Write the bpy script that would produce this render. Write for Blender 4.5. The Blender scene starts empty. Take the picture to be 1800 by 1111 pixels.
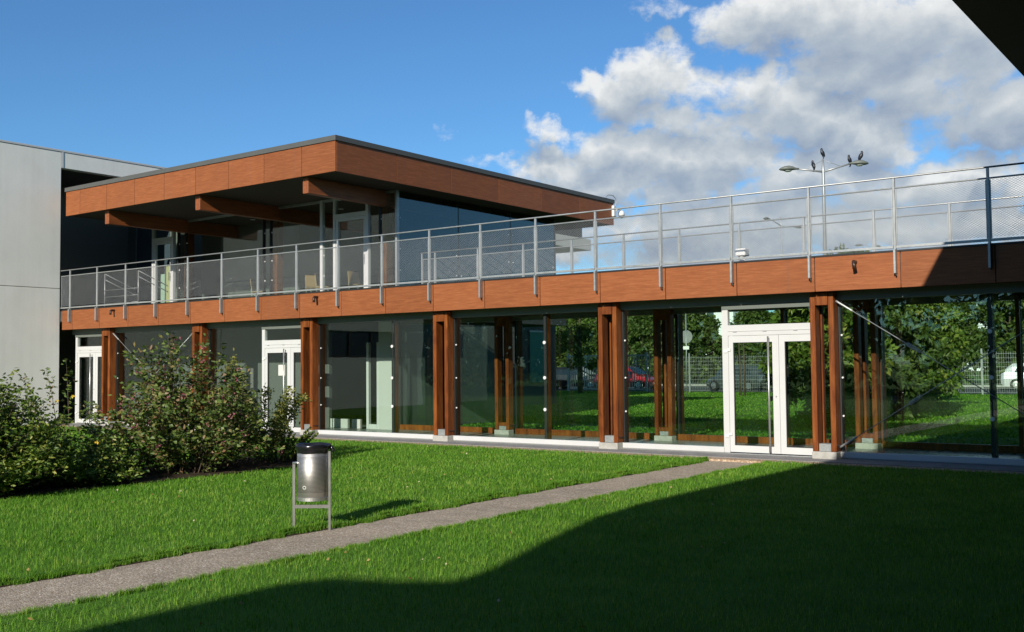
import bpy, bmesh, math, random
import numpy as np
from mathutils import Vector, Matrix
random.seed(7); RNG = np.random.default_rng(11)
R = math.radians
scene = bpy.context.scene
COL = scene.collection

# ------------------------------------------------------------------ camera
F_PX, YAW, PITCH, ROLL = 1838.5, 0.63736, 0.04682, -0.009886
CAM = Vector((0, 0, 1.6))
_F = Vector((-math.sin(YAW)*math.cos(PITCH), math.cos(YAW)*math.cos(PITCH), math.sin(PITCH)))
_R0 = Vector((math.cos(YAW), math.sin(YAW), 0)); _U0 = _R0.cross(_F)
_RT = _R0*math.cos(ROLL) + _U0*math.sin(ROLL); _UP = -_R0*math.sin(ROLL) + _U0*math.cos(ROLL)
cd = bpy.data.cameras.new('camera'); cam = bpy.data.objects.new('camera', cd); COL.objects.link(cam)
cd.sensor_width = 36; cd.lens = F_PX/1800*36; cd.clip_end = 3000; cd.clip_start = 0.05
M3 = Matrix((_RT, _UP, -_F)).transposed()
cam.matrix_world = Matrix.Translation(CAM) @ M3.to_4x4()
scene.camera = cam
def ray(px, py):
    return _F + _RT*((px-900)/F_PX) + _UP*((555.5-py)/F_PX)
def at(px, py, Y):                 # the point of the place seen at a photo pixel, at depth Y
    d = ray(px, py); return CAM + d*(Y/d.y)

# ------------------------------------------------------------------ node helper
class NT:
    def __init__(s, tree): s.t = tree; s.n = tree.nodes; s.l = tree.links
    def new(s, typ, **kw):
        nd = s.n.new(typ)
        for k, v in kw.items(): setattr(nd, k, v)
        return nd
    def put(s, sock, v):
        if isinstance(v, bpy.types.NodeSocket): s.l.new(v, sock)
        elif v is not None: sock.default_value = v
    def math(s, op, a, b=None, c=None, clamp=False):
        nd = s.new('ShaderNodeMath', operation=op); nd.use_clamp = clamp
        for i, v in enumerate((a, b, c)): s.put(nd.inputs[i], v)
        return nd.outputs[0]
    def vmath(s, op, a, b=None, scale=None):
        nd = s.new('ShaderNodeVectorMath', operation=op)
        s.put(nd.inputs[0], a)
        if b is not None: s.put(nd.inputs[1], b)
        if scale is not None: s.put(nd.inputs['Scale'], scale)
        return nd.outputs['Value'] if op in ('DOT_PRODUCT', 'LENGTH') else nd.outputs[0]
    def noise(s, vec, scale, detail=4, rough=.55, dist=0):
        nd = s.new('ShaderNodeTexNoise'); s.put(nd.inputs['Vector'], vec)
        nd.inputs['Scale'].default_value = scale; nd.inputs['Detail'].default_value = detail
        nd.inputs['Roughness'].default_value = rough; nd.inputs['Distortion'].default_value = dist
        return nd.outputs['Fac']
    def ramp(s, fac, stops, interp='LINEAR'):
        nd = s.new('ShaderNodeValToRGB'); s.put(nd.inputs[0], fac); cr = nd.color_ramp; cr.interpolation = interp
        while len(cr.elements) < len(stops): cr.elements.new(.5)
        for e, (p, c) in zip(cr.elements, stops): e.position = p; e.color = (*c, 1) if len(c) == 3 else c
        return nd.outputs[0]
    def mix(s, fac, a, b, typ='MIX'):
        nd = s.new('ShaderNodeMix', data_type='RGBA', blend_type=typ)
        s.put(nd.inputs[0], fac); s.put(nd.inputs[6], (*a, 1) if isinstance(a, tuple) and len(a) == 3 else a)
        s.put(nd.inputs[7], (*b, 1) if isinstance(b, tuple) and len(b) == 3 else b)
        return nd.outputs[2]
    def smooth(s, v, a, b):
        nd = s.new('ShaderNodeMapRange', interpolation_type='SMOOTHSTEP')
        s.put(nd.inputs[0], v); nd.inputs[1].default_value = a; nd.inputs[2].default_value = b
        return nd.outputs[0]

# ------------------------------------------------------------------ sun and sky
SUN_TO = Vector((.55, -2.3, 1.0)).normalized()        # towards the sun
SUN_EL = math.asin(SUN_TO.z); SUN_AZ = math.atan2(SUN_TO.x, SUN_TO.y)
sd = bpy.data.lights.new('sun', 'SUN'); sun = bpy.data.objects.new('sun', sd); COL.objects.link(sun)
sd.energy = 5.0; sd.angle = R(.53); sd.color = (1, .93, .82)
sun.rotation_euler = (-SUN_TO).to_track_quat('-Z', 'Y').to_euler()
world = bpy.data.worlds.new('World'); scene.world = world; world.use_nodes = True
w = NT(world.node_tree); w.n.clear()

def cloud_group():
    g = bpy.data.node_groups.new('cloud_density', 'ShaderNodeTree')
    g.interface.new_socket('Vector', in_out='INPUT', socket_type='NodeSocketVector')
    g.interface.new_socket('Density', in_out='OUTPUT', socket_type='NodeSocketFloat'); g.interface.new_socket('Bulk', in_out='OUTPUT', socket_type='NodeSocketFloat')
    t = NT(g); gi = t.new('NodeGroupInput'); go = t.new('NodeGroupOutput'); v = gi.outputs[0]
    def wob(scale, amp, det=3):
        nd = t.new('ShaderNodeTexNoise'); t.put(nd.inputs['Vector'], v); nd.inputs['Scale'].default_value = scale; nd.inputs['Detail'].default_value = det; nd.inputs['Roughness'].default_value = .6
        return t.vmath('SCALE', t.vmath('SUBTRACT', nd.outputs['Color'], (.5, .5, .5)), scale=amp)
    vw = t.vmath('ADD', v, t.vmath('ADD', wob(13, .050), wob(36, .034, 5)))
    sx = t.new('ShaderNodeSeparateXYZ'); t.put(sx.inputs[0], vw)
    az = t.math('ARCTAN2', sx.outputs[0], sx.outputs[1]); el = t.math('ARCSINE', sx.outputs[2])
    blobs = [  # photo position and size of each puff of cloud, weight
        (1085, 178, 62, 48, 1), (1150, 152, 80, 55, 1), (1240, 165, 80, 55, 1), (1312, 160, 80, 52, 1), (1380, 180, 75, 52, 1), (1432, 208, 70, 46, 1), (1200, 205, 150, 38, 1), (1330, 215, 150, 40, 1), (1025, 148, 44, 28, .9),
        (1292, 52, 60, 42, .8), (1370, 36, 100, 58, 1), (1480, 50, 120, 76, 1), (1600, 62, 140, 92, 1), (1720, 85, 140, 108, 1), (1500, 118, 110, 48, 1), (1640, 150, 150, 75, 1.1), (1760, 185, 120, 62, 1.1),
        (1548, 238, 62, 44, 1.1), (1602, 250, 50, 36, .9), (1480, 222, 60, 36, .9),
        (965, 238, 50, 27, .9), (1060, 256, 70, 42, 1), (1120, 270, 80, 45, 1), (1190, 285, 80, 50, 1.1), (1290, 275, 100, 48, 1.1), (1000, 302, 80, 32, .8), (1100, 320, 120, 40, 1), (1230, 330, 140, 45, 1), (1350, 312, 110, 52, 1), (1440, 298, 90, 46, 1),
        (1175, 352, 62, 36, 1), (1050, 352, 120, 28, .8), (1350, 372, 150, 38, 1), (1500, 330, 140, 58, 1), (1640, 330, 120, 48, 1), (1742, 318, 80, 40, .9), (1200, 400, 200, 40, 1.1), (1500, 405, 260, 50, 1.2), (1720, 392, 170, 46, 1.1), (1010, 445, 110, 26, .7), (1300, 450, 300, 40, .9), (1620, 455, 260, 40, .9),
        (855, 283, 46, 15, .12), (800, 234, 30, 13, -.12), (1150, 15, 56, 16, -.05)]
    acc = None
    for px, py, rx, ry, wt in blobs:
        d = ray(px, py).normalized()
        a0 = math.atan2(d.x, d.y); e0 = math.asin(d.z)
        ka = F_PX*math.cos(e0)/rx*.86; ke = F_PX/ry*.86
        u = t.math('MULTIPLY_ADD', az, ka, -a0*ka); q = t.math('MULTIPLY_ADD', el, ke, -e0*ke)
        r2 = t.math('MULTIPLY_ADD', u, u, t.math('MULTIPLY', q, q))
        b = t.math('MULTIPLY_ADD', r2, -max(wt, .45), wt)
        acc = b if acc is None else t.math('SMOOTH_MAX', acc, b, .12)
    acc = t.math('MAXIMUM', acc, -1.2)
    # the rest of the sky carries the same kind of broken cumulus
    ctr = ray(900, 300).normalized()
    away = t.smooth(t.vmath('DOT_PRODUCT', v, tuple(ctr)), .84, .70)
    st = t.new('ShaderNodeVectorMath', operation='MULTIPLY'); t.put(st.inputs[0], v); st.inputs[1].default_value = (1, 1, 1.55)
    low = t.math('MULTIPLY_ADD', t.smooth(t.noise(st.outputs[0], 3.2, 2, .5), .48, .66), 2.0, -1.2)
    acc = t.math('MAXIMUM', acc, t.math('ADD', t.math('MULTIPLY', t.math('ADD', low, 1.2), away), -1.2))
    wv = t.new('ShaderNodeTexNoise'); t.put(wv.inputs['Vector'], v); wv.inputs['Scale'].default_value = 16; wv.inputs['Detail'].default_value = 4
    warp = t.vmath('SCALE', t.vmath('SUBTRACT', wv.outputs['Color'], (.5, .5, .5)), scale=.035)
    p = t.vmath('ADD', st.outputs[0], warp)
    n1 = t.noise(p, 9.5, 8, .56); n2 = t.noise(p, 34, 6, .60)
    n = t.math('MULTIPLY_ADD', n2, .38, t.math('MULTIPLY', n1, .72))
    dens = t.math('ADD', acc, t.math('MULTIPLY', t.math('SUBTRACT', n, .54), 5.0))
    t.put(go.inputs[0], dens); t.put(go.inputs[1], acc)
    return g
sky = w.new('ShaderNodeTexSky', sky_type='NISHITA')
sky.sun_disc = False; sky.sun_elevation = SUN_EL; sky.sun_rotation = SUN_AZ
sky.altitude = 100; sky.air_density = 1.0; sky.dust_density = .0; sky.ozone_density = 3.0
tc = w.new('ShaderNodeTexCoord'); vec = tc.outputs['Generated']
cg = cloud_group()
def dens_at(off):
    nd = w.new('ShaderNodeGroup'); nd.node_tree = cg
    w.put(nd.inputs[0], w.vmath('NORMALIZE', w.vmath('ADD', vec, off)) if off else vec)
    return nd.outputs
(d0, b0), (d1, b1) = dens_at(None), dens_at((.008, -.005, .020))
cover = w.smooth(d0, -.10, .85)
bulk = w.math('MAXIMUM', w.math('MINIMUM', w.math('SUBTRACT', b0, b1), 1.1), -.8)
grad = w.math('ADD', w.math('MULTIPLY', bulk, .34), w.math('MULTIPLY', w.math('SUBTRACT', d0, d1), .20))
thick = w.smooth(d0, .2, 1.9)
lit = w.math('SUBTRACT', w.math('ADD', grad, .62), w.math('MULTIPLY', thick, .26), clamp=True)
SKY_K = .076
ccol = w.ramp(lit, [(0, (2.3, 3.0, 4.2)), (.28, (3.0, 3.7, 4.8)), (.52, (4.6, 5.2, 5.8)), (.8, (7.0, 7.3, 7.4)), (1, (8.6, 8.7, 8.6))])
mixc = w.mix(w.math('MULTIPLY', cover, .96), w.mix(1, sky.outputs[0], (.60, .95, 1.22), 'MULTIPLY'), ccol)
bg = w.new('ShaderNodeBackground'); w.put(bg.inputs[0], mixc); bg.inputs[1].default_value = SKY_K
wo = w.new('ShaderNodeOutputWorld'); w.l.new(bg.outputs[0], wo.inputs[0])
vs = scene.view_settings
vs.view_transform = 'Standard'; vs.look = 'None'; vs.exposure = 0.42; vs.gamma = 1; vs.use_curve_mapping = False
scene.render.engine = 'CYCLES'
world.cycles.sampling_method = 'MANUAL'; world.cycles.sample_map_resolution = 512
try: scene.cycles.transparent_max_bounces = 24; scene.cycles.max_bounces = 6; scene.cycles.diffuse_bounces = 3; scene.cycles.glossy_bounces = 3
except Exception: pass

# ------------------------------------------------------------------ materials
MAT = {}
def mat(name, fn):
    m = bpy.data.materials.new(name); m.use_nodes = True; t = NT(m.node_tree); t.n.clear()
    out = t.new('ShaderNodeOutputMaterial'); t.l.new(fn(t), out.inputs[0]); MAT[name] = m; return m
def bsdf(t, color, rough=.6, metal=0., spec=.5, bump=None, bstr=.3, bdist=.01):
    b = t.new('ShaderNodeBsdfPrincipled')
    t.put(b.inputs['Base Color'], (*color, 1) if isinstance(color, tuple) else color)
    t.put(b.inputs['Roughness'], rough); b.inputs['Metallic'].default_value = metal
    b.inputs['Specular IOR Level'].default_value = spec
    if bump is not None:
        bn = t.new('ShaderNodeBump'); t.put(bn.inputs['Height'], bump); bn.inputs['Strength'].default_value = bstr
        bn.inputs['Distance'].default_value = bdist; t.l.new(bn.outputs[0], b.inputs['Normal'])
    return b.outputs[0]
def ovec(t, scale=(1, 1, 1)):      # object coordinates, shifted per object so alike pieces differ
    c = t.new('ShaderNodeTexCoord'); oi = t.new('ShaderNodeObjectInfo')
    cb = t.new('ShaderNodeCombineXYZ')
    for i, k in enumerate((37., 71., 53.)): t.put(cb.inputs[i], t.math('MULTIPLY', oi.outputs['Random'], k))
    m = t.new('ShaderNodeVectorMath', operation='MULTIPLY'); t.put(m.inputs[0], t.vmath('ADD', c.outputs['Object'], cb.outputs[0])); m.inputs[1].default_value = scale
    return m.outputs[0], oi.outputs['Random']
def wpos(t):
    return t.new('ShaderNodeNewGeometry').outputs['Position']
def plain(name, color, rough=.6, metal=0., spec=.5, var=.08, nscale=6.):
    def fn(t):
        v, r = ovec(t); n = t.noise(v, nscale, 5, .6)
        k = t.math('ADD', t.math('MULTIPLY', t.math('SUBTRACT', n, .5), var*2), t.math('MULTIPLY_ADD', r, var*.5, 1-var*.25))
        c = t.vmath('SCALE', color, scale=k)
        return bsdf(t, c, t.math('MULTIPLY_ADD', n, .15, rough-.07), metal, spec)
    return mat(name, fn)
def cladding(t):
    v, r = ovec(t, (1, 1, 14)); n = t.noise(v, 3.2, 6, .62); v2, _ = ovec(t, (3, 3, 60)); n2 = t.noise(v2, 4, 3, .6)
    v3, _ = ovec(t, (1, 1, 1)); n3 = t.noise(v3, 1.1, 3, .5)
    f = t.math('MULTIPLY_ADD', n2, .3, t.math('MULTIPLY', n, .7))
    c = t.ramp(f, [(.30, (.155, .046, .015)), (.52, (.215, .070, .024)), (.72, (.290, .104, .040))])
    c = t.vmath('SCALE', c, scale=t.math('MULTIPLY_ADD', r, .20, t.math('MULTIPLY_ADD', n3, .26, .80)))
    v4, _ = ovec(t, (9, 9, .25)); st = t.smooth(t.noise(v4, 1.6, 4, .6), .56, .78)
    c = t.mix(t.math('MULTIPLY', st, .22), c, (.10, .075, .06))
    return bsdf(t, c, t.math('MULTIPLY_ADD', n3, .25, .38), 0, .22, f, .12, .004)
mat('cladding', cladding)
def timber(t):
    v, r = ovec(t, (1, 1, .06)); n = t.noise(v, 34, 6, .65, .6); v2, _ = ovec(t, (1, 1, .25)); n2 = t.noise(v2, 5, 4, .6, 1.2)
    f = t.math('MULTIPLY_ADD', n2, .5, t.math('MULTIPLY', n, .5))
    c = t.ramp(f, [(.30, (.045, .010, .002)), (.48, (.140, .036, .007)), (.7, (.265, .086, .016))])
    c = t.vmath('SCALE', c, scale=t.math('MULTIPLY_ADD', r, .3, .80))
    return bsdf(t, c, .5, 0, .2, n, .15, .003)
mat('timber', timber)
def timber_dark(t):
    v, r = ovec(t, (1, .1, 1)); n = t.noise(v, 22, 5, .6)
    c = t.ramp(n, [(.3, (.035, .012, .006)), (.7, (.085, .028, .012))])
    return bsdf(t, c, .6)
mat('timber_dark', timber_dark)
def beam_wood(t):
    v, r = ovec(t, (1, .08, 1)); n = t.noise(v, 22, 5, .6)
    c = t.ramp(n, [(.3, (.15, .040, .010)), (.7, (.27, .082, .023))])
    return bsdf(t, c, .5)
mat('beam_wood', beam_wood)
def concrete(t):
    p = wpos(t); n = t.noise(p, 1.3, 7, .65); n2 = t.noise(p, 30, 3, .6)
    s = t.new('ShaderNodeVectorMath', operation='MULTIPLY'); t.put(s.inputs[0], p); s.inputs[1].default_value = (1, 2.6, .10)
    st = t.noise(s.outputs[0], 2.0, 5, .6)
    f = t.math('ADD', t.math('MULTIPLY', n, .45), t.math('ADD', t.math('MULTIPLY', n2, .15), t.math('MULTIPLY', st, .40)))
    c = t.ramp(f, [(.3, (.63, .63, .585)), (.5, (.69, .69, .645)), (.7, (.745, .745, .70))])
    return bsdf(t, c, .85, 0, .25, n2, .15, .004)
mat('concrete', concrete)
plain('white_paint', (.47, .475, .47), .4, 0, .4, .07, 3.)
plain('white_wall', (.42, .43, .41), .8, 0, .3, .04)
plain('white_plastic', (.58, .58, .57), .35, 0, .5, .02)
def galva(t):
    v, r = ovec(t); n = t.noise(v, 28, 4, .6); n2 = t.noise(v, 3, 3, .6)
    c = t.ramp(t.math('MULTIPLY_ADD', n2, .5, t.math('MULTIPLY', n, .5)), [(.3, (.25, .265, .265)), (.7, (.42, .435, .43))])
    return bsdf(t, c, t.math('MULTIPLY_ADD', n, .25, .33), .55)
mat('galvanised', galva)
plain('steel', (.55, .55, .53), .36, .85, .5, .08)
plain('leg_steel', (.27, .27, .26), .32, .8, .5, .08)
plain('coping_metal', (.075, .077, .072), .55, .1, .5, .08)
plain('dark_metal', (.022, .024, .026), .45, .3)
plain('black_gasket', (.012, .012, .012), .5)
plain('grey_panel', (.115, .13, .115), .5, 0, .4, .05)
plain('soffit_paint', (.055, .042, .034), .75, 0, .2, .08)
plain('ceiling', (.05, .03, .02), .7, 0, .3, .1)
plain('floor_tile', (.20, .21, .20), .28, 0, .5, .06)
plain('deck_membrane', (.09, .092, .09), .85, 0, .2, .1)
plain('room_wall', (.10, .105, .10), .8, 0, .3, .04)
plain('dark_cladding', (.066, .066, .064), .6, 0, .3, .08)
plain('beige_slab', (.50, .50, .45), .8, 0, .3, .05)
plain('canopy_dark', (.030, .034, .034), .7, 0, .3, .1)
plain('plywood', (.38, .23, .11), .5, 0, .4, .12)
plain('yellow_board', (.44, .40, .20), .6, 0, .3, .06)
plain('mint_board', (.36, .44, .38), .6, 0, .3, .05)
plain('paper', (.52, .52, .48), .8, 0, .2, .02)
plain('pipe_brown', (.035, .018, .012), .4)
plain('black_bag', (.010, .010, .012), .22, 0, .6, .1)
plain('rubber', (.018, .018, .018), .8, 0, .3)
plain('crow_black', (.010, .011, .016), .45, 0, .5)
plain('curtain_green', (.10, .26, .20), .8, 0, .2, .1)
plain('far_white', (.72, .73, .74), .8, 0, .3, .05)
plain('far_glass', (.05, .07, .09), .15, 0, .6, .1)
plain('plate_white', (.75, .75, .72), .5)
plain('lamp_lens', (.75, .78, .8), .08, .3, .6, .02)
plain('car_glass', (.015, .02, .022), .06, 0, .7, .02)
def paint(name, c):
    def fn(t):
        b = t.new('ShaderNodeBsdfPrincipled'); b.inputs['Base Color'].default_value = (*c, 1); b.inputs['Roughness'].default_value = .3
        b.inputs['Coat Weight'].default_value = .8; b.inputs['Metallic'].default_value = .2; return b.outputs[0]
    mat(name, fn)
paint('paint_red', (.42, .015, .022)); paint('paint_black', (.012, .013, .015)); paint('paint_grey', (.045, .06, .062)); paint('paint_blue', (.02, .04, .055)); paint('paint_white', (.7, .7, .7))
def block_stone(t):
    v, r = ovec(t); n = t.noise(v, 9, 6, .65); n2 = t.noise(v, 60, 3, .6)
    c = t.ramp(t.math('MULTIPLY_ADD', n2, .3, t.math('MULTIPLY', n, .7)), [(.3, (.24, .235, .21)), (.7, (.42, .41, .38))])
    return bsdf(t, c, .85, 0, .25, n2, .2, .003)
mat('base_concrete', block_stone)
def aggregate(t):
    p = wpos(t)
    vo = t.new('ShaderNodeTexVoronoi'); t.put(vo.inputs['Vector'], p); vo.inputs['Scale'].default_value = 80
    sp = t.new('ShaderNodeSeparateColor'); t.put(sp.inputs[0], vo.outputs['Color'])
    n = t.noise(p, .9, 5, .6); n3 = t.noise(p, 9, 4, .6)
    c = t.ramp(sp.outputs[0], [(0, (.19, .150, .108)), (.5, (.29, .240, .180)), (.86, (.36, .305, .235)), (1, (.52, .47, .39))])
    n5 = t.smooth(t.noise(p, 1.7, 5, .65), .50, .72)
    k = t.math('SUBTRACT', t.math('ADD', t.math('MULTIPLY', n, .7), t.math('MULTIPLY_ADD', n3, .5, .54)), t.math('MULTIPLY', n5, .22))
    h = t.math('SUBTRACT', 1, vo.outputs['Distance'])
    return bsdf(t, t.vmath('SCALE', c, scale=k), .85, 0, .25, h, .55, .006)
mat('aggregate', aggregate)
def paving(t):
    p = wpos(t); n = t.noise(p, 3, 6, .6); n2 = t.noise(p, 60, 3, .6)
    c = t.ramp(t.math('MULTIPLY_ADD', n2, .4, t.math('MULTIPLY', n, .6)), [(.3, (.13, .125, .125)), (.7, (.26, .25, .245))])
    return bsdf(t, c, .8, 0, .3, n2, .2, .004)
mat('paving', paving)
def gravel(t):
    p = wpos(t); vo = t.new('ShaderNodeTexVoronoi'); t.put(vo.inputs['Vector'], p); vo.inputs['Scale'].default_value = 40
    sp = t.new('ShaderNodeSeparateColor'); t.put(sp.inputs[0], vo.outputs['Color'])
    c = t.ramp(sp.outputs[1], [(0, (.20, .13, .08)), (.6, (.38, .27, .18)), (1, (.52, .42, .31))])
    return bsdf(t, c, .9, 0, .2, vo.outputs['Distance'], .6, .01)
mat('gravel', gravel)
def soil(t):
    p = wpos(t); n = t.noise(p, 7, 7, .7)
    c = t.ramp(n, [(.3, (.018, .013, .009)), (.7, (.075, .055, .036))])
    return bsdf(t, c, .95, 0, .1, n, .8, .04)
mat('soil', soil)
def asphalt(t):
    p = wpos(t); n = t.noise(p, 2, 6, .7)
    return bsdf(t, t.ramp(n, [(.3, (.045, .047, .05)), (.7, (.085, .088, .09))]), .9, 0, .2)
mat('asphalt', asphalt)
def turf(t):
    p = wpos(t); n = t.noise(p, .8, 5, .6); n2 = t.noise(p, 38, 4, .7)
    f = t.math('MULTIPLY_ADD', n2, .5, t.math('MULTIPLY', n, .5))
    return bsdf(t, t.ramp(f, [(.3, (.045, .115, .012)), (.5, (.078, .185, .019)), (.72, (.12, .24, .03))]), .9, 0, .15, n2, .8, .03)
mat('turf', turf)
def leafmat(name, stops, trans=.35, rough=.5, posvar=0., spec=.35):
    def fn(t):
        g = t.new('ShaderNodeNewGeometry'); f = g.outputs['Random Per Island']
        if posvar:
            n = t.noise(g.outputs['Position'], .6, 4, .6); n2 = t.noise(g.outputs['Position'], 2.4, 3, .6)
            f = t.math('ADD', t.math('MULTIPLY', f, 1-posvar), t.math('MULTIPLY', t.math('MULTIPLY_ADD', n2, .5, t.math('MULTIPLY', n, .5)), posvar))
        if posvar: f = t.math('MULTIPLY_ADD', t.math('SUBTRACT', f, .5), 1.45, .5, clamp=True)
        c = t.ramp(f, stops)
        b = bsdf(t, c, rough, 0, spec)
        tr = t.new('ShaderNodeBsdfTranslucent'); t.put(tr.inputs[0], t.mix(1, c, (1.15, 1.1, .45), 'MULTIPLY'))
        mx = t.new('ShaderNodeMixShader'); mx.inputs[0].default_value = trans
        t.l.new(b, mx.inputs[1]); t.l.new(tr.outputs[0], mx.inputs[2]); return mx.outputs[0]
    mat(name, fn)
leafmat('grass_blade', [(.15, (.048, .140, .011)), (.42, (.100, .255, .023)), (.66, (.185, .355, .040)), (.92, (.38, .44, .11))], .40, .6, .62, .12)
leafmat('leaf_dark', [(.0, (.042, .090, .010)), (.5, (.098, .165, .020)), (.85, (.18, .235, .036)), (1, (.27, .27, .06))], .22)
leafmat('leaf_mid', [(.0, (.036, .070, .012)), (.5, (.085, .135, .026)), (.80, (.155, .19, .04)), (1, (.20, .11, .06))], .22)
leafmat('leaf_olive', [(.0, (.07, .10, .016)), (.5, (.16, .185, .034)), (1, (.28, .26, .06))], .22)
leafmat('leaf_tree', [(.0, (.028, .060, .010)), (.5, (.065, .115, .019)), (1, (.125, .165, .034))], .3, .55)
leafmat('leaf_light', [(.0, (.055, .10, .015)), (.5, (.10, .17, .025)), (1, (.19, .23, .05))], .35)
leafmat('petal_pink', [(0, (.22, .05, .085)), (.6, (.34, .11, .15)), (1, (.30, .17, .13))], .3)
leafmat('leaf_fallen', [(0, (.20, .12, .04)), (.6, (.34, .26, .10)), (1, (.55, .50, .36))], .2)
leafmat('petal_yellow', [(0, (.70, .42, .02)), (1, (.85, .62, .05))], .3)
def bark(t):
    v, r = ovec(t, (1, 1, .2)); n = t.noise(v, 14, 6, .7)
    return bsdf(t, t.ramp(n, [(.3, (.035, .026, .018)), (.7, (.12, .092, .065))]), .9, 0, .2, n, .6, .01)
mat('bark', bark)
def glassmat(name, tint, k):
    def fn(t):
        g = t.new('ShaderNodeNewGeometry')
        c = t.math('ABSOLUTE', t.vmath('DOT_PRODUCT', g.outputs['Normal'], g.outputs['Incoming']))
        s = t.math('POWER', t.math('SUBTRACT', 1, c, clamp=True), 5)
        f = t.math('MULTIPLY', t.math('MULTIPLY_ADD', s, .955, .045), k, clamp=True)
        tr = t.new('ShaderNodeBsdfTransparent'); tr.inputs[0].default_value = (*tint, 1)
        gl = t.new('ShaderNodeBsdfGlossy'); gl.inputs['Roughness'].default_value = 0.0; gl.inputs[0].default_value = (.95, 1, .98, 1)
        n = t.noise(g.outputs['Position'], .9, 2, .5); bn = t.new('ShaderNodeBump'); t.put(bn.inputs['Height'], n)
        bn.inputs['Strength'].default_value = .25; bn.inputs['Distance'].default_value = .006; t.l.new(bn.outputs[0], gl.inputs['Normal'])
        mx = t.new('ShaderNodeMixShader'); t.put(mx.inputs[0], f); t.l.new(tr.outputs[0], mx.inputs[1]); t.l.new(gl.outputs[0], mx.inputs[2])
        return mx.outputs[0]
    mat(name, fn)
glassmat('glass', (.90, .955, .92), 1.05)
glassmat('glass_solar', (.60, .66, .66), 1.7)
def perforated(t):
    c = t.new('ShaderNodeTexCoord'); sx = t.new('ShaderNodeSeparateXYZ'); t.put(sx.inputs[0], c.outputs['Object'])
    a = t.math('MULTIPLY', t.math('ARCTAN2', sx.outputs[1], sx.outputs[0]), 18.); z = t.math('MULTIPLY', sx.outputs[2], 82.)
    fa = t.math('SUBTRACT', t.math('FRACT', a), .5); fz = t.math('SUBTRACT', t.math('FRACT', z), .5)
    d = t.math('SQRT', t.math('MULTIPLY_ADD', fa, fa, t.math('MULTIPLY', fz, fz)))
    hole = t.smooth(d, .36, .28)
    zz = t.math('MULTIPLY', t.smooth(sx.outputs[2], .335, .340), t.smooth(sx.outputs[2], .700, .695))
    hole = t.math('MULTIPLY', hole, zz)
    n = t.noise(c.outputs['Object'], 6, 4, .6)
    b = t.new('ShaderNodeBsdfPrincipled')
    t.put(b.inputs['Base Color'], t.mix(hole, (.46, .45, .42), (.012, .012, .012)))
    t.put(b.inputs['Metallic'], t.math('MULTIPLY_ADD', hole, -.9, .9)); t.put(b.inputs['Roughness'], t.math('MULTIPLY_ADD', n, .2, .36))
    return b.outputs[0]
mat('perforated_steel', perforated)

# ------------------------------------------------------------------ object helpers
def tag(o, label=None, cat=None, group=None, kind=None):
    for k, v in (('label', label), ('category', cat), ('group', group), ('kind', kind)):
        if v: o[k] = v
    return o
def empty(name, loc=(0, 0, 0), parent=None, rz=0):
    o = bpy.data.objects.new(name, None); COL.objects.link(o); o.empty_display_size = .2
    o.location = Vector(loc); o.rotation_euler.z = rz
    if parent: attach(o, parent)
    return o
def base_of(o):
    v = Vector((0, 0, 0))
    while o: v += o.location if not o.get('_abs') else o.location; o = o.parent
    return v
def attach(o, parent):             # keep world place under an unrotated parent
    o.parent = parent; b = Vector((0, 0, 0)); q = parent
    while q: b += q.location; q = q.parent
    o.location = o.location - b
def link(name, me, material, parent=None, loc=(0, 0, 0), rz=0, local=False):
    o = bpy.data.objects.new(name, me); COL.objects.link(o); o.location = Vector(loc); o.rotation_euler.z = rz
    if material and not me.materials: me.materials.append(MAT[material])
    if parent:
        if local: o.parent = parent
        else: attach(o, parent)
    return o
_BC = {}
def box_mesh(sx, sy, sz, material, bevel=0.):
    key = (round(sx, 4), round(sy, 4), round(sz, 4), material, bevel)
    if key in _BC: return _BC[key]
    bm = bmesh.new(); bmesh.ops.create_cube(bm, size=1)
    for v in bm.verts: v.co = Vector((v.co.x*sx, v.co.y*sy, v.co.z*sz))
    if bevel: bmesh.ops.bevel(bm, geom=list(bm.edges), offset=bevel, segments=1, affect='EDGES', profile=.5)
    me = bpy.data.meshes.new('box'); bm.to_mesh(me); bm.free(); me.materials.append(MAT[material]); _BC[key] = me
    return me
def box(name, x0, x1, y0, y1, z0, z1, material, parent=None, bevel=0.):
    me = box_mesh(abs(x1-x0), abs(y1-y0), abs(z1-z0), material, bevel)
    return link(name, me, material, parent, ((x0+x1)/2, (y0+y1)/2, (z0+z1)/2))
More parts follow.
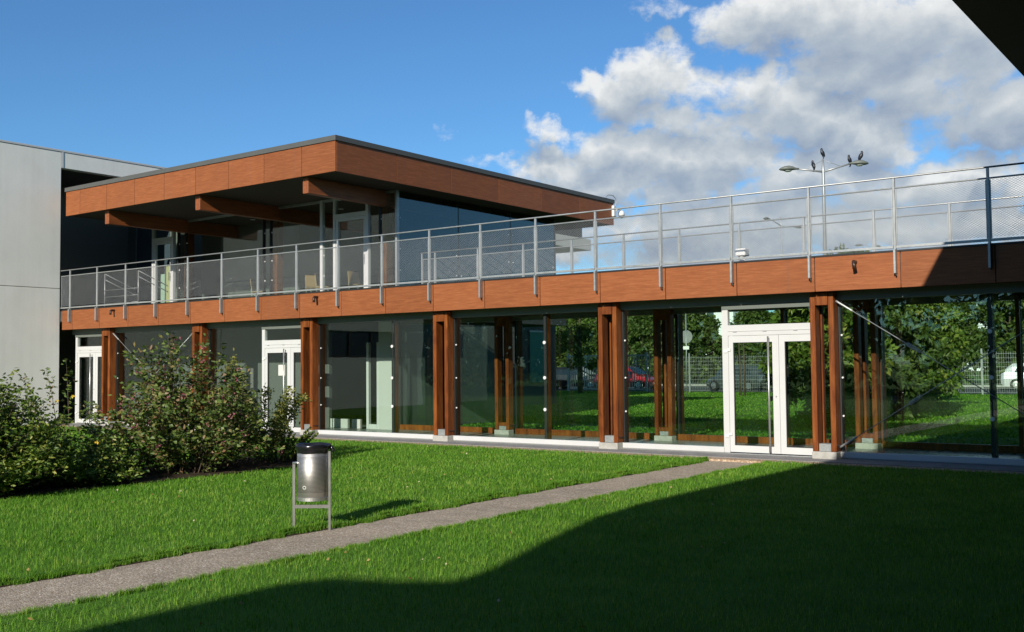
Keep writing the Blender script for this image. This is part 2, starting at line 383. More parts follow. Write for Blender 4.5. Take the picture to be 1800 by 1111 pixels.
class MB:                          # collects simple shapes into ONE mesh
    def __init__(s): s.v = []; s.f = []
    def box(s, x0, x1, y0, y1, z0, z1):
        b = len(s.v); s.v += [(x, y, z) for z in (z0, z1) for y in (y0, y1) for x in (x0, x1)]
        s.f += [tuple(b+i for i in q) for q in ((0, 2, 3, 1), (4, 5, 7, 6), (0, 1, 5, 4), (2, 6, 7, 3), (0, 4, 6, 2), (1, 3, 7, 5))]
    def tube(s, pts, rad, seg=6, cap=True):
        pts = [Vector(p) for p in pts]; rad = rad if isinstance(rad, (list, tuple)) else [rad]*len(pts); b = len(s.v)
        for i, p in enumerate(pts):
            d = (pts[min(i+1, len(pts)-1)] - pts[max(i-1, 0)]).normalized()
            a = d.cross(Vector((0, 0, 1)) if abs(d.z) < .9 else Vector((1, 0, 0))).normalized(); c = d.cross(a)
            for k in range(seg):
                t = 2*math.pi*k/seg; s.v.append(tuple(p + (a*math.cos(t) + c*math.sin(t))*rad[i]))
        for i in range(len(pts)-1):
            for k in range(seg):
                k2 = (k+1) % seg; s.f.append((b+i*seg+k, b+i*seg+k2, b+(i+1)*seg+k2, b+(i+1)*seg+k))
        if cap: s.f.append(tuple(b+k for k in range(seg))[::-1]); s.f.append(tuple(b+(len(pts)-1)*seg+k for k in range(seg)))
    def lathe(s, prof, seg=16, origin=(0, 0, 0), mat3=None):
        b = len(s.v); o = Vector(origin)
        for r, z in prof:
            for k in range(seg):
                t = 2*math.pi*k/seg; p = Vector((r*math.cos(t), r*math.sin(t), z)); s.v.append(tuple(o + (mat3 @ p if mat3 else p)))
        for i in range(len(prof)-1):
            for k in range(seg):
                k2 = (k+1) % seg; s.f.append((b+i*seg+k, b+i*seg+k2, b+(i+1)*seg+k2, b+(i+1)*seg+k))
    def prism(s, outline, z0, z1):     # outline xy, counter-clockwise
        b = len(s.v); n = len(outline); s.v += [(x, y, z0) for x, y in outline] + [(x, y, z1) for x, y in outline]
        s.f.append(tuple(range(b+n-1, b-1, -1))); s.f.append(tuple(range(b+n, b+2*n)))
        for i in range(n): j = (i+1) % n; s.f.append((b+i, b+j, b+n+j, b+n+i))
    def mesh(s, name, smooth=False):
        me = bpy.data.meshes.new(name); me.from_pydata(s.v, [], s.f); me.update()
        if smooth:
            for p in me.polygons: p.use_smooth = True
        return me
    def build(s, name, material, parent=None, smooth=False, local=False):
        return link(name, s.mesh(name, smooth), material, parent, local=local)
def np_mesh(name, V, corner_idx, sizes):
    me = bpy.data.meshes.new(name); me.vertices.add(len(V)); me.vertices.foreach_set('co', V.astype(np.float32).ravel())
    me.loops.add(len(corner_idx)); me.loops.foreach_set('vertex_index', corner_idx.astype(np.int32))
    st = np.concatenate(([0], np.cumsum(sizes)[:-1])).astype(np.int32)
    me.polygons.add(len(sizes)); me.polygons.foreach_set('loop_start', st); me.polygons.foreach_set('loop_total', sizes.astype(np.int32))
    me.update(calc_edges=True); return me
def leaf_mesh(name, P, D, L, W, fold=.25, droop=.15):
    """leaves: base points P, directions D (unit), lengths L, widths W -> folded diamond faces, each an island"""
    n = len(P); rnd = RNG.normal(size=(n, 3)); side = np.cross(D, rnd); side /= np.linalg.norm(side, axis=1, keepdims=True)+1e-9
    up = np.cross(side, D); L = L[:, None]; W = W[:, None]
    a = P; m = P + D*L*.45; l = m + side*W*.5 + up*W*fold; r = m - side*W*.5 + up*W*fold; t = P + D*L - np.array([0, 0, 1])*L*droop
    V = np.stack([a, l, t, r], 1).reshape(-1, 3); i = np.arange(n)*4
    idx = np.stack([i, i+1, i+2, i, i+2, i+3], 1).ravel()
    return np_mesh(name, V, idx, np.full(n*2, 3))
def unit(a): return a/(np.linalg.norm(a, axis=1, keepdims=True)+1e-9)

# ------------------------------------------------------------------ the ground
def struct(o): o['kind'] = 'structure'; return o
mb = MB(); mb.v = [(-700, -700, -.10), (700, -700, -.10), (700, 900, -.10), (-700, 900, -.10)]; mb.f = [(0, 1, 2, 3)]
struct(mb.build('ground', 'turf'))
PX0, PX1 = -7.86, -6.74
def lawn(name, x0, x1, y0, y1, edge_x=None):
    rows = int((y1-y0)/.35); mb = MB(); rr = random.Random(int(x0*10))
    for i in range(rows+1):
        y = y0+(y1-y0)*i/rows
        a = x0 + (rr.uniform(-.04, .03) if edge_x == 0 else 0); b = x1 + (rr.uniform(-.04, .03) if edge_x == 1 else 0)
        mb.v += [(a, y, -.1), (a, y, 0), (b, y, 0), (b, y, -.1)]
        if i:
            k = (i-1)*4; n = i*4; mb.f += [(k+1, k+2, n+2, n+1), (k, k+1, n+1, n), (k+2, k+3, n+3, n+2)]
    mb.f.append((rows*4, rows*4+1, rows*4+2, rows*4+3))
    return struct(mb.build(name, 'turf'))
lawn('lawn', -28.78, PX0, -14, 16.06, 1)
lawn('lawn', PX1, 4.4, -14, 16.06, 0)
mb = MB(); mb.box(PX0-.15, PX1+.15, -14, 16.06, -.09, -.03); struct(mb.build('path', 'aggregate'))
for side, xe in ((1, PX0), (-1, PX1)):
    rr = random.Random(int(side*5+40)); mb = MB()
    for i in range(121):
        y = -13+i*.24; mb.v += [(xe-side*.12, y, -.026), (xe+side*(.035+rr.uniform(-.02, .045)), y, -.026)]
        if i: k = 2*i-2; mb.f.append((k, k+1, k+3, k+2) if side > 0 else (k, k+2, k+3, k+1))
    struct(mb.build('soil_rim', 'soil'))
mb = MB(); mb.box(-28.78, 4.4, 16.06, 16.36, -.09, .004); struct(mb.build('gravel_strip', 'gravel'))
mb = MB(); mb.box(-28.78, 4.4, 16.36, 17.05, -.09, .015); struct(mb.build('paving_strip', 'paving'))
mb = MB()
for i in range(23):
    y0 = 4.2+i*.36; mb.v += [(-14.9, y0, .01), (-14.0, y0, .04), (-12.86+random.uniform(-.06, .06), y0, .012)]
    if i: k = (i-1)*3; n = i*3; mb.f += [(k, k+1, n+1, n), (k+1, k+2, n+2, n+1)]
struct(mb.build('soil_bed', 'soil'))
mb = MB(); mb.box(-90, 40, 19.9, 53.2, -.09, 0.0); struct(mb.build('rear_lawn', 'turf'))
mb = MB(); mb.box(-120, 60, 53.2, 68, -.08, -.02); struct(mb.build('car_park', 'asphalt'))
mb = MB(); mb.box(-120, 60, 68, 68.3, -.08, .10); struct(mb.build('kerb', 'base_concrete'))

# ------------------------------------------------------------------ the glazed gallery (ground floor)
YF = 16.70; S = 1.3745; XJ0 = -3.4326; XE = 4.4; XW = -28.72
ZB, ZT = 2.75, 3.31
GAL = empty('glazed_gallery', (-12.2, 16.7, 0))
tag(GAL, 'long single-storey glazed gallery with red-brown cladding band and paired timber posts', 'building')
xs = [XJ0-S*n for n in range(-5, 19)]
edges = sorted([x for x in xs if x < XE-.3 and x > XW+.3] + [XE, XW])
for a, b in zip(edges[:-1], edges[1:]):
    box('fascia_panel', a+.007, b-.007, YF, YF+.03, ZB, ZT, 'cladding', GAL, .003)
for a, b in zip(edges[:-1], edges[1:]):
    if b > -17: box('fascia_panel', a+.007, b-.007, 20.02, 20.05, ZB, ZT, 'cladding', GAL, .003)
box('roof_slab', XW, XE, YF+.034, 20.016, 2.80, 3.335, 'deck_membrane', GAL)
box('roof_flashing', XW, XE, YF-.012, YF+.031, ZT+.003, ZT+.03, 'dark_metal', GAL)
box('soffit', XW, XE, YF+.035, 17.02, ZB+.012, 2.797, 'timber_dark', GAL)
box('header_panel', XW, XE, 17.03, 17.20, 2.615, 2.797, 'grey_panel', GAL)
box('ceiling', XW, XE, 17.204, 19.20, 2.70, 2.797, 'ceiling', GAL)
box('header_panel', -17.7, XE, 19.21, 19.36, 2.615, 2.797, 'grey_panel', GAL)
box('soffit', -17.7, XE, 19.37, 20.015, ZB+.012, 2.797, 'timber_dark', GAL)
box('floor', XW, XE, 17.052, 19.9, -.09, .03, 'floor_tile', GAL)
COLX = [-6.35-4.1235*n for n in range(-2, 6)]
def column(xc, yf, dy, zbase, zt=2.745, base=True, cap=True):
    c = empty('column', (xc+.2, yf, 0), GAL)
    lo, hi = sorted((yf, yf+dy))
    for k in (0, .31):
        box('post', xc+k, xc+k+.09, lo, hi, zbase+.002, zt, 'timber', c, .005)
    if cap: box('cap', xc+.093, xc+.307, lo-.012, lo+.20, zt-.21, zt-.003, 'timber', c, .004)
    if base:
        box('base', xc-.005, xc+.405, lo-.03, hi+.005, -.05, zbase, 'base_concrete', c, .008)
        box('base_plate', xc+.10, xc+.30, lo+.02, hi-.03, zbase+.002, zbase+.13, 'galvanised', c, .004)
        m = MB()
        for q in range(4): m.lathe([(0, 0), (.011, 0), (.011, .012), (0, .012)], 8, (xc+.404, lo+.04+q*.045, zbase+.10), Matrix.Rotation(R(90), 3, 'Y'))
        m.build('bolts', 'dark_metal', c)['kind'] = 'stuff'
    return c
for xc in COLX:
    column(xc, 16.88, .21, .13)                       # outside, front
    for k in (0, .31): box('inner_post', xc+k, xc+k+.09, 17.19, 17.29, .031, 2.698, 'timber', GAL, .004)
    if xc > -17:
        column(xc, 19.02, .17, .13, 2.698)            # inside, along the rear glazing
        column(xc, 19.38, .19, .10)                   # outside, rear
        box('post_tie', xc+.093, xc+.307, 19.03, 19.10, .22, .30, 'timber', GAL, .003)
YG = 17.12
def disc(x, z, y, pane, r=.016):
    m = MB(); m.lathe([(0, -.014), (r, -.012), (r, 0), (r*.9, .004)], 12, (x, y, z), Matrix.Rotation(R(90), 3, 'X') @ Matrix.Diagonal((1, 1, -1)).to_3x3())
    m.build('glass_fitting', 'white_plastic', pane)
def pane(x0, x1, z0, z1, y=YG, discs=(), m='glass', name='window_pane'):
    p = box(name, x0, x1, y-.006, y+.006, z0, z1, m, GAL)
    for dx in discs:
        for z in (2.04, 1.34, .71): disc(dx, z, y-.008, p)
    return p
def bay(x0, x1, mull, y=YG, door=False, discs=True, rear=False):
    zs0, zs1 = .031, .125
    if not rear:
        xr = x1 if not door else mull
        box('sill', x0, xr, y-.07, y+.05, zs0, zs1, 'white_paint', GAL, .004)
    else:
        box('sill', x0, x1, y-.05, y+.05, zs0, zs1+.03, 'timber', GAL, .004)
    if door:
        pane(x0+.03, mull-.02, zs1+.002, 2.612, y, (x0+.05,))
        box('jamb', mull-.016, mull+.0, y-.04, y+.03, .031, 2.612, 'white_paint', GAL)
    else:
        pane(x0+.03, mull-.012, zs1+.002, 2.612, y, (x0+.05,) if discs else ())
        pr = pane(mull+.012, x1-.03, zs1+.002, 2.612, y)
        if discs:
            for z in (2.04, 1.34, .71): disc(mull, z, y-.008, pr, .034)
        box('mullion', mull-.035, mull+.035, y+.012, y+.05, zs1+.002, 2.612, 'black_gasket', GAL)
        s = 1 if not rear else -1
        lo, hi = sorted((y+s*.055, y+s*.16)); box('fin', mull-.03, mull+.035, lo, hi, .16 if rear else .031, 2.695, 'timber', GAL, .003)
    box('gasket', x0+.004, x0+.028, y-.03, y+.05, zs1+.002, 2.612, 'black_gasket', GAL)
    if not door: box('gasket', x1-.028, x1-.004, y-.03, y+.05, zs1+.002, 2.612, 'black_gasket', GAL)
def door(x0, x1, y=YG, paper=False):
    """double door with transom light; x1 is hidden behind the timber post"""
    fr = MB(); zt = 2.612
    zt = 2.532; fr.box(x0, x0+.10, y-.05, y+.03, .031, zt); fr.box(x1-.05, x1, y-.05, y+.03, .031, zt)
    fr.box(x0+.10, x1-.05, y-.05, y+.03, 2.075, 2.26)
    d = fr.build('door', 'white_paint', GAL)
    box('head_panel', x0-.01, x1+.01, y-.062, y+.034, 2.535, 2.613, 'grey_panel', d)
    box('transom_pane', x0+.10, x1-.05, y-.006, y+.006, 2.26, 2.533, 'glass', d)
    for q in (.2, .75, 1.3):
        if x0+q < x1-.1: box('drip_clip', x0+q, x0+q+.07, y-.058, y-.051, 2.135, 2.150, 'galvanised', d)
    box('weather_bar', x0+.10, x1-.05, y-.06, y-.051, 2.15, 2.162, 'white_paint', d)
    ml = x0+1.03
    def leaf(a, b, l, r):
        m = MB(); yb, ye = y-.045, y+.015; z0, z1 = .045, 2.07
        m.box(a, a+l, yb, ye, z0, z1); m.box(b-r, b, yb, ye, z0, z1); m.box(a+l, b-r, yb, ye, z0, .16); m.box(a+l, b-r, yb, ye, 1.955, z1)
        o = m.build('leaf', 'white_paint', d)
        g = MB()
        for q in (a+l, b-r-.008): g.box(q, q+.008, y-.03, y+.002, .16, 1.955)
        g.box(a+l+.009, b-r-.009, y-.03, y+.002, .16, .168); g.box(a+l+.009, b-r-.009, y-.03, y+.002, 1.947, 1.955)
        g.build('glazing_bead', 'black_gasket', d)
        box('leaf_pane', a+l+.0085, b-r-.0085, y-.018, y-.008, .1685, 1.9465, 'glass', d)
    leaf(x0+.104, ml-.003, .085, .115); leaf(ml+.003, x1-.053, .10, .06)
    hx = ml-.165; m = MB(); m.tube([(hx, y-.115, .06), (hx, y-.115, 2.05)], .016, 10)
    for z in (.2, 1.9): m.tube([(hx, y-.115, z), (hx, y-.045, z)], .010, 8)
    m.build('handle', 'steel', d, True)
    for z in (.30, 1.78):
        m = MB(); m.box(x0+.02, x0+.09, y-.066, y-.051, z, z+.05); m.box(x0+.09, x0+.15, y-.066, y-.0515, z+.03, z+.075); m.build('hinge', 'white_plastic', d)
    m = MB(); m.lathe([(0, -.012), (.012, -.012), (.012, 0)], 10, (ml-.06, y-.046, 1.02), Matrix.Rotation(R(90), 3, 'X') @ Matrix.Diagonal((1, 1, -1)).to_3x3()); m.build('lock', 'steel', d)
    if paper: box('notice', hx-.30, hx-.06, y-.022, y-.0195, 1.40, 1.66, 'paper', d)
    box('threshold', x0, x1, y-.08, y+.05, .0155, .030, 'galvanised', d)
    return d
for i, xc in enumerate(COLX):
    left = COLX[i+1]+.40 if i+1 < len(COLX) else XW+.02
    if i in (2, 5, 7):
        dl = xc-1.66 if i != 5 else xc-1.60
        if i == 7: dl = xc-1.64
        if dl-left > .3: bay(left, xc, dl, door=True)
        door(dl, xc+.06, paper=(i == 5))
    elif i > 0 or True:
        bay(left, xc, xc-1.40)
    if xc > -17 and left > -19: bay(max(left, -17.75), xc, xc-1.40, 19.30, rear=True, discs=False)
bay(COLX[0]+.40, XE, COLX[0]+1.4)
bay(COLX[0]+.40, XE, COLX[0]+1.4, 19.30, rear=True, discs=False)
for a, b in ((-28.6, -18.75),):     # rear side of the hall under the pavilion
    pass
hall = MB(); hall.box(-28.7, -20.05, 19.06, 19.16, .031, 2.698); hall.build('hall_wall', 'room_wall', GAL)
box('hall_wall', -18.27, -17.83, 19.05, 19.16, .031, 2.698, 'white_wall', GAL)
box('plinth', -20.03, -19.40, 19.08, 19.15, .031, .26, 'white_wall', GAL)
box('plinth', -19.25, -18.95, 19.08, 19.15, .031, .26, 'white_wall', GAL)
box('hall_door', -18.72, -18.64, 19.07, 19.15, .031, 2.2, 'white_paint', GAL)
box('hall_door', -18.36, -18.285, 19.07, 19.15, .031, 2.2, 'white_paint', GAL)
box('hall_door', -18.635, -18.365, 19.07, 19.15, .031, .15, 'white_paint', GAL)
box('room_wall', -28.7, -17.83, 24.0, 24.2, .031, 2.698, 'room_wall', GAL)
box('room_wall', -17.93, -17.83, 19.17, 23.99, .031, 2.698, 'room_wall', GAL)
box('room_floor', -28.7, -17.94, 19.91, 23.99, -.02, .03, 'floor_tile', GAL)
box('reception_counter', -26.5, -22.9, 18.2, 18.7, .031, 1.05, 'plywood', GAL, .01)
# rainwater spouts and steel bracing rods are parts of the gallery
for px, py in ((200, 547), (557, 524), (1503, 463)):
    p = at(px, py, YF-.02); m = MB()
    m.tube([(p.x, YF+.0, p.z+.02), (p.x, YF-.09, p.z+.02), (p.x+.015, YF-.13, p.z), (p.x+.03, YF-.14, p.z-.10)], .032, 10, True)
    m.build('rain_spout', 'pipe_brown', GAL, True)
def rod(a, b, turn=None):
    a, b = Vector(a), Vector(b); m = MB(); m.tube([a, b], .0075, 8); d = (b-a).normalized()
    m.tube([a, a+d*.04, a+d*.30, a+d*.34], [.020, .019, .018, .009], 8); m.tube([b, b-d*.04, b-d*.30, b-d*.34], [.020, .019, .018, .009], 8)
    if turn:
        c = a + (b-a)*turn; n = d.cross(Vector((0, 1, 0))).normalized()
        for s in (-1, 1): m.tube([c-d*.13, c-d*.10+n*s*.022, c+d*.10+n*s*.022, c+d*.13], .009, 6)
    m.build('brace_rod', 'galvanised', GAL, True)
for x0, x1, t in ((COLX[2]+.41, COLX[1]-.02, .33), (COLX[7]+.41, COLX[6]-.02, .33)):
    rod((x0, 16.98, 2.60), (x1, 16.98, .20), t); rod((x0, 17.015, .20), (x1, 17.015, 2.60), t)

# ------------------------------------------------------------------ balustrades on the gallery roof
PANEL_W, PZ0, PZ1 = S-.075, 3.43, 4.29
def wire_mesh():
    w_, h_ = PANEL_W/2, (PZ1-PZ0)/2; m = MB(); sp = .030; r = .0016
    for sgn in (1, -1):
        a = R(33); d = Vector((math.cos(a), sgn*math.sin(a))); n = Vector((-d.y, d.x)); ext = abs(n.x)*w_+abs(n.y)*h_
        k = -ext + sp*.5
        while k < ext:
            t0, t1 = -9., 9.
            for p0, dd, lim in ((n.x*k, d.x, w_), (n.y*k, d.y, h_)):
                a0, a1 = (-lim-p0)/dd, (lim-p0)/dd; t0 = max(t0, min(a0, a1)); t1 = min(t1, max(a0, a1))
            if t1-t0 > .01:
                A = (n*k+d*t0); B = (n*k+d*t1); b = len(m.v)
                for P in (A, B):
                    for o_, y_ in ((r, -.001), (-r, -.001), (0, .0016)): m.v.append((P.x+n.x*o_, y_*sgn+sgn*.001, P.y+n.y*o_))
                m.f += [(b, b+1, b+4, b+3), (b+1, b+2, b+5, b+4), (b+2, b, b+3, b+5)]
            k += sp
    me = m.mesh('wire_mesh'); me.materials.append(MAT['galvanised']); return me
WIRE = wire_mesh()
def balustrade(label, Y, x0, x1, posts, front):
    t = empty('balustrade', ((x0+x1)/2, Y, 3.34)); tag(t, label, 'railing')
    m = MB(); m.tube([(x0, Y, 4.474), (x1, Y, 4.474)], .015, 8); m.build('top_rail', 'galvanised', t, True)
    posts = sorted(posts)
    for x in posts:
        p = box('post', x-.019, x+.019, Y-.008, Y+.03, 3.345, 4.462, 'galvanised', t, .003)
        if front:
            box('bracket', x-.017, x+.017, Y-.05, Y+.046, 2.97, 3.343, 'galvanised', p, .003)
            m = MB(); m.lathe([(0, 0), (.012, 0), (.012, .03), (0, .03)], 8, (x+.01, Y-.01, 2.935)); m.build('bolt', 'dark_metal', p)
    ends = [x0]+posts+[x1] if x1-posts[-1] > .4 else [x0]+posts
    if posts[0]-x0 < .4: ends = ends[1:]
    for a, b in zip(ends[:-1], ends[1:]):
        fr = MB(); l, r = a+.024, b-.024
        fr.tube([(l, Y+.01, 4.31), (r, Y+.01, 4.31)], .014, 8); fr.box(l, r, Y-.015, Y+.03, 3.365, 3.403)
        fr.box(l, l+.014, Y+.002, Y+.018, 3.408, 4.29); fr.box(r-.014, r, Y+.002, Y+.018, 3.408, 4.29)
        f = fr.build('panel_frame', 'galvanised', t)
        o = link('wire_panel', WIRE, None, f, ((a+b)/2, Y+.01, (PZ0+PZ1)/2)); o.scale.x = (b-a-.06)/PANEL_W; o['kind'] = 'stuff'
    return t
PX = [XJ0-S*n-.0615 for n in range(-5, 19)]
balustrade('galvanised railing with mesh panels along the front edge of the gallery roof', 16.65, XW, XE, [x for x in PX if XW+.1 < x < XE-.1], True)
balustrade('galvanised mesh railing along the rear edge of the gallery roof', 20.03, -17.72, XE, [x for x in PX if -17.6 < x < XE-.1]+[-17.68], False)

# ------------------------------------------------------------------ the pavilion on the roof
PAV = empty('roof_pavilion', (-23, 20, 3.34)); tag(PAV, 'upper glazed pavilion with wide flat red-brown clad roof above the gallery', 'building')
RX0, RX1, RY0, RY1, RB, RTOP = -28.66, -17.40, 16.75, 29.10, 6.09, 6.80
je = [RX1]+[-18.54-1.34*k for k in range(8) if -18.54-1.34*k > RX0+.3]+[RX0]
for b, a in zip(je[:-1], je[1:]):
    box('fascia_panel', a+.007, b-.007, RY0, RY0+.03, RB, RTOP, 'cladding', PAV, .003)
je = [RY0+.034, 18.80, 20.88, 22.93, 25.00, 27.06, RY1]
for a, b in zip(je[:-1], je[1:]):
    box('fascia_panel', RX1-.03, RX1, a+.007, b-.007, RB, RTOP, 'cladding', PAV, .003)
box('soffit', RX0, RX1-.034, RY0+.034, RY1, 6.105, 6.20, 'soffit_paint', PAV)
box('roof_slab', RX0, RX1-.034, RY0+.034, RY1, 6.203, 6.797, 'dark_cladding', PAV)
cp = MB(); cp.box(RX0-.02, RX1+.03, RY0-.03, RY0+.25, RTOP+.003, 6.92); cp.box(RX1-.25, RX1+.03, RY0+.252, RY1+.02, RTOP+.003, 6.92); cp.build('coping', 'coping_metal', PAV)
for xb in (-18.70, -22.80, -26.93):
    box('roof_beam', xb, xb+.19, 16.93, 26.3, 5.72, 6.103, 'beam_wood', PAV, .006)
box('floor', -28.66, RX1-.5, 19.5, 26.8, 3.337, 3.38, 'floor_tile', PAV)
box('terrace_edge', RX0, -17.9, 20.05, 27.0, 2.80, 3.334, 'dark_cladding', PAV)
YP, XP = 19.60, -18.15
def ppane(x0, x1, z0, z1): return box('window_pane', x0, x1, YP-.006, YP+.006, z0, z1, 'glass', PAV)
def vert(x, wd=.05, z0=3.385, z1=6.10, m='white_paint', y=YP): return box('mullion', x-wd/2, x+wd/2, y-.05, y+.05, z0, z1, m, PAV, .003)
vx = [(-18.13, .06, 'galvanised'), (-18.72, .03, 'black_gasket'), (-20.87, .10, 'white_paint'), (-20.55, .0, ''), (-22.95, .03, 'black_gasket'), (-23.25, .03, 'black_gasket'), (-26.83, .03, 'black_gasket'), (-27.2, .03, 'black_gasket')]
for x, wd, m in vx:
    if wd: vert(x, wd, m=m)
for a, b in ((-18.70, -18.16), (-20.82, -20.42), (-22.93, -20.925), (-23.23, -22.97), (-26.81, -23.27), (-27.18, -26.85)):
    p = ppane(a, b, 3.39, 6.09)
    for z in (4.05, 4.6, 5.4):
        for x in (a+.03,):
            m = MB(); m.lathe([(0, -.012), (.02, -.01), (.02, 0)], 10, (x, YP-.007, z), Matrix.Rotation(R(90), 3, 'X') @ Matrix.Diagonal((1, 1, -1)).to_3x3()); m.build('glass_fitting', 'white_plastic', p)
for a, b in ((-22.60, -20.93), (-20.81, -20.41), (-18.49, -18.17), (-26.72, -22.82), (-27.38, -26.95)):
    box('head_rail', a, b, YP-.04, YP+.04, 6.04, 6.102, 'galvanised', PAV)
for x, y in ((-21.6, 21.0), (-19.4, 21.0), (-25.2, 20.8), (-27.6, 20.8)):
    m = MB(); m.lathe([(0, 6.098), (.07, 6.098), (.085, 6.104)], 14, (x, y, 0)); m.build('downlight', 'white_plastic', PAV)
def pdoor(x0, x1):
    m = MB(); y0, y1 = YP-.06, YP+.04
    m.box(x0, x0+.09, y0, y1, 3.385, 6.095); m.box(x1-.09, x1, y0, y1, 3.385, 6.095); m.box(x0+.09, x1-.09, y0, y1, 5.55, 5.66); m.box(x0+.09, x1-.09, y0, y1, 6.04, 6.095)
    d = m.build('door', 'white_paint', PAV)
    l = MB(); a, b = x0+.095, x1-.095; l.box(a, a+.08, y0+.01, y1-.01, 3.40, 5.545); l.box(b-.08, b, y0+.01, y1-.01, 3.40, 5.545); l.box(a+.08, b-.08, y0+.01, y1-.01, 5.46, 5.545); l.box(a+.08, b-.08, y0+.01, y1-.01, 3.40, 3.53)
    l.build('leaf', 'white_paint', d); box('leaf_pane', a+.08, b-.08, YP-.006, YP+.006, 3.53, 5.46, 'glass', d); box('transom_pane', x0+.09, x1-.09, YP-.006, YP+.006, 5.66, 6.04, 'glass', d)
    m = MB(); m.tube([(b-.04, y0-.05, 4.3), (b-.04, y0-.05, 4.55)], .012, 8); m.tube([(b-.04, y0-.05, 4.42), (b-.04, y0, 4.42)], .009, 8); m.build('handle', 'dark_metal', d, True)
pdoor(-20.40, -19.10); pdoor(-28.50, -27.40)
ppane(-19.09, -18.74, 3.39, 6.09)
ppane(-27.39, -27.22, 3.39, 6.09)
yj = [YP+.02, 22.08, 24.47, 26.75]
for a, b in zip(yj[:-1], yj[1:]):
    p = box('window_pane', XP-.006, XP+.006, a+.012, b-.012, 3.39, 6.09, 'glass_solar', PAV)
    box('gasket', XP-.015, XP+.010, b-.011, b+.011, 3.385, 6.09, 'black_gasket', PAV)
    for y in (a+.10, b-.10):
        for z in (4.05, 4.6, 5.4):
            m = MB(); m.lathe([(0, .012), (.02, .01), (.02, 0)], 10, (XP+.008, y, z), Matrix.Rotation(R(90), 3, 'Y')); m.build('glass_fitting', 'white_plastic', p)
box('back_wall', -28.6, -18.2, 26.76, 26.9, 3.385, 6.10, 'room_wall', PAV)
box('partition', -24.0, -23.9, 21.5, 26.75, 3.385, 6.10, 'room_wall', PAV)
box('partition', -28.6, -24.01, 21.5, 21.6, 3.385, 6.10, 'room_wall', PAV)
for x in (-18.72, -22.95, -27.0):
    box('inner_post', x-.10, x+.10, 19.72, 19.95, 3.385, 5.715, 'timber', PAV, .004)
for y in (22.08, 24.47):
    box('inner_post', -18.40, -18.22, y-.06, y+.06, 3.385, 6.10, 'timber', PAV, .004)
# camera on the far roof corner
cam_t = empty('security_camera', (-17.35, 29.0, 6.3)); tag(cam_t, 'white dome security camera on the far corner of the pavilion roof', 'camera')
box('housing', -17.40+.005, -17.30, 28.95, 29.11, 6.36, 6.72, 'white_plastic', cam_t, .015)
m = MB(); m.tube([(-17.32, 29.08, 6.56), (-17.31, 29.2, 6.62), (-17.30, 29.38, 6.63), (-17.30, 29.42, 6.58)], .03, 10); m.build('arm', 'white_plastic', cam_t, True)
m = MB(); m.lathe([(0, 6.60), (.05, 6.595), (.095, 6.55), (.11, 6.49), (.11, 6.44), (.09, 6.42)], 20, (-17.30, 29.42, 0)); m.build('dome_housing', 'white_plastic', cam_t, True)
m = MB(); m.lathe([(.085, 6.42), (.075, 6.375), (.045, 6.35), (0, 6.342)], 20, (-17.30, 29.42, 0)); m.build('dome_lens', 'car_glass', cam_t, True)
m = MB(); m.tube([(-17.36, 28.5, 6.93), (-17.34, 28.7, 7.03), (-17.33, 28.95, 7.04), (-17.33, 29.13, 6.95), (-17.34, 29.16, 6.8), (-17.345, 29.1, 6.7)], .012, 6); m.build('cable', 'galvanised', cam_t, True)
# chairs and boards inside the pavilion
def chair(x, y, rz, label):
    t = empty('chair', (x, y, 3.382), rz=rz); tag(t, label, 'chair', 'plywood chairs behind the pavilion glass')
    def b(nm, x0, x1, y0, y1, z0, z1, mt='plywood'):
        me = box_mesh(x1-x0, y1-y0, z1-z0, mt, .006); return link(nm, me, mt, t, ((x0+x1)/2, (y0+y1)/2, (z0+z1)/2), local=True)
    b('seat', -.21, .21, -.20, .20, .44, .465); bk = b('backrest', -.20, .20, .19, .21, .50, .84); bk.rotation_euler.x = R(-8)
    for sx in (-.19, .165):
        for sy in (-.19, .165): b('leg', sx, sx+.025, sy, sy+.025, 0, .44, 'galvanised')
    b('back_strut', -.19, -.17, .185, .205, .44, .56, 'galvanised'); b('back_strut', .17, .19, .185, .205, .44, .56, 'galvanised')
for px, rz, lab in ((456, 2.2, 'plywood chair seen through the glass near the middle post of the pavilion'), (553, 1.2, 'plywood chair just left of the white mullion in the pavilion'),
                (572, 1.9, 'plywood chair just right of the white mullion in the pavilion'), (630, 1.5, 'plywood chair behind the pavilion door glass')):
    p = at(px, 495, 20.5); chair(p.x, 20.5, rz, lab)
bd = box('display_board', -28.05, -27.60, 19.75, 19.79, 3.384, 4.80, 'yellow_board', None, .004); tag(bd, 'pale yellow board standing behind the left pavilion door', 'board')
bd = box('display_board', -28.33, -28.12, 19.75, 19.79, 3.384, 4.55, 'mint_board', None, .004); tag(bd, 'narrow pale green board beside the yellow board behind the pavilion door', 'board')
# vent cowl on the terrace
vp = at(1305, 452, 18.5); t = empty('roof_vent', (vp.x, 18.5, 3.336)); tag(t, 'small white vent cowl on the gallery roof between the railings', 'vent')
m = MB(); m.tube([(vp.x, 18.5, 3.337), (vp.x, 18.5, 3.62)], .06, 12); m.build('pipe', 'white_plastic', t, True)
box('cowl', vp.x-.10, vp.x+.10, 18.40, 18.60, 3.622, 3.76, 'white_plastic', t, .012)

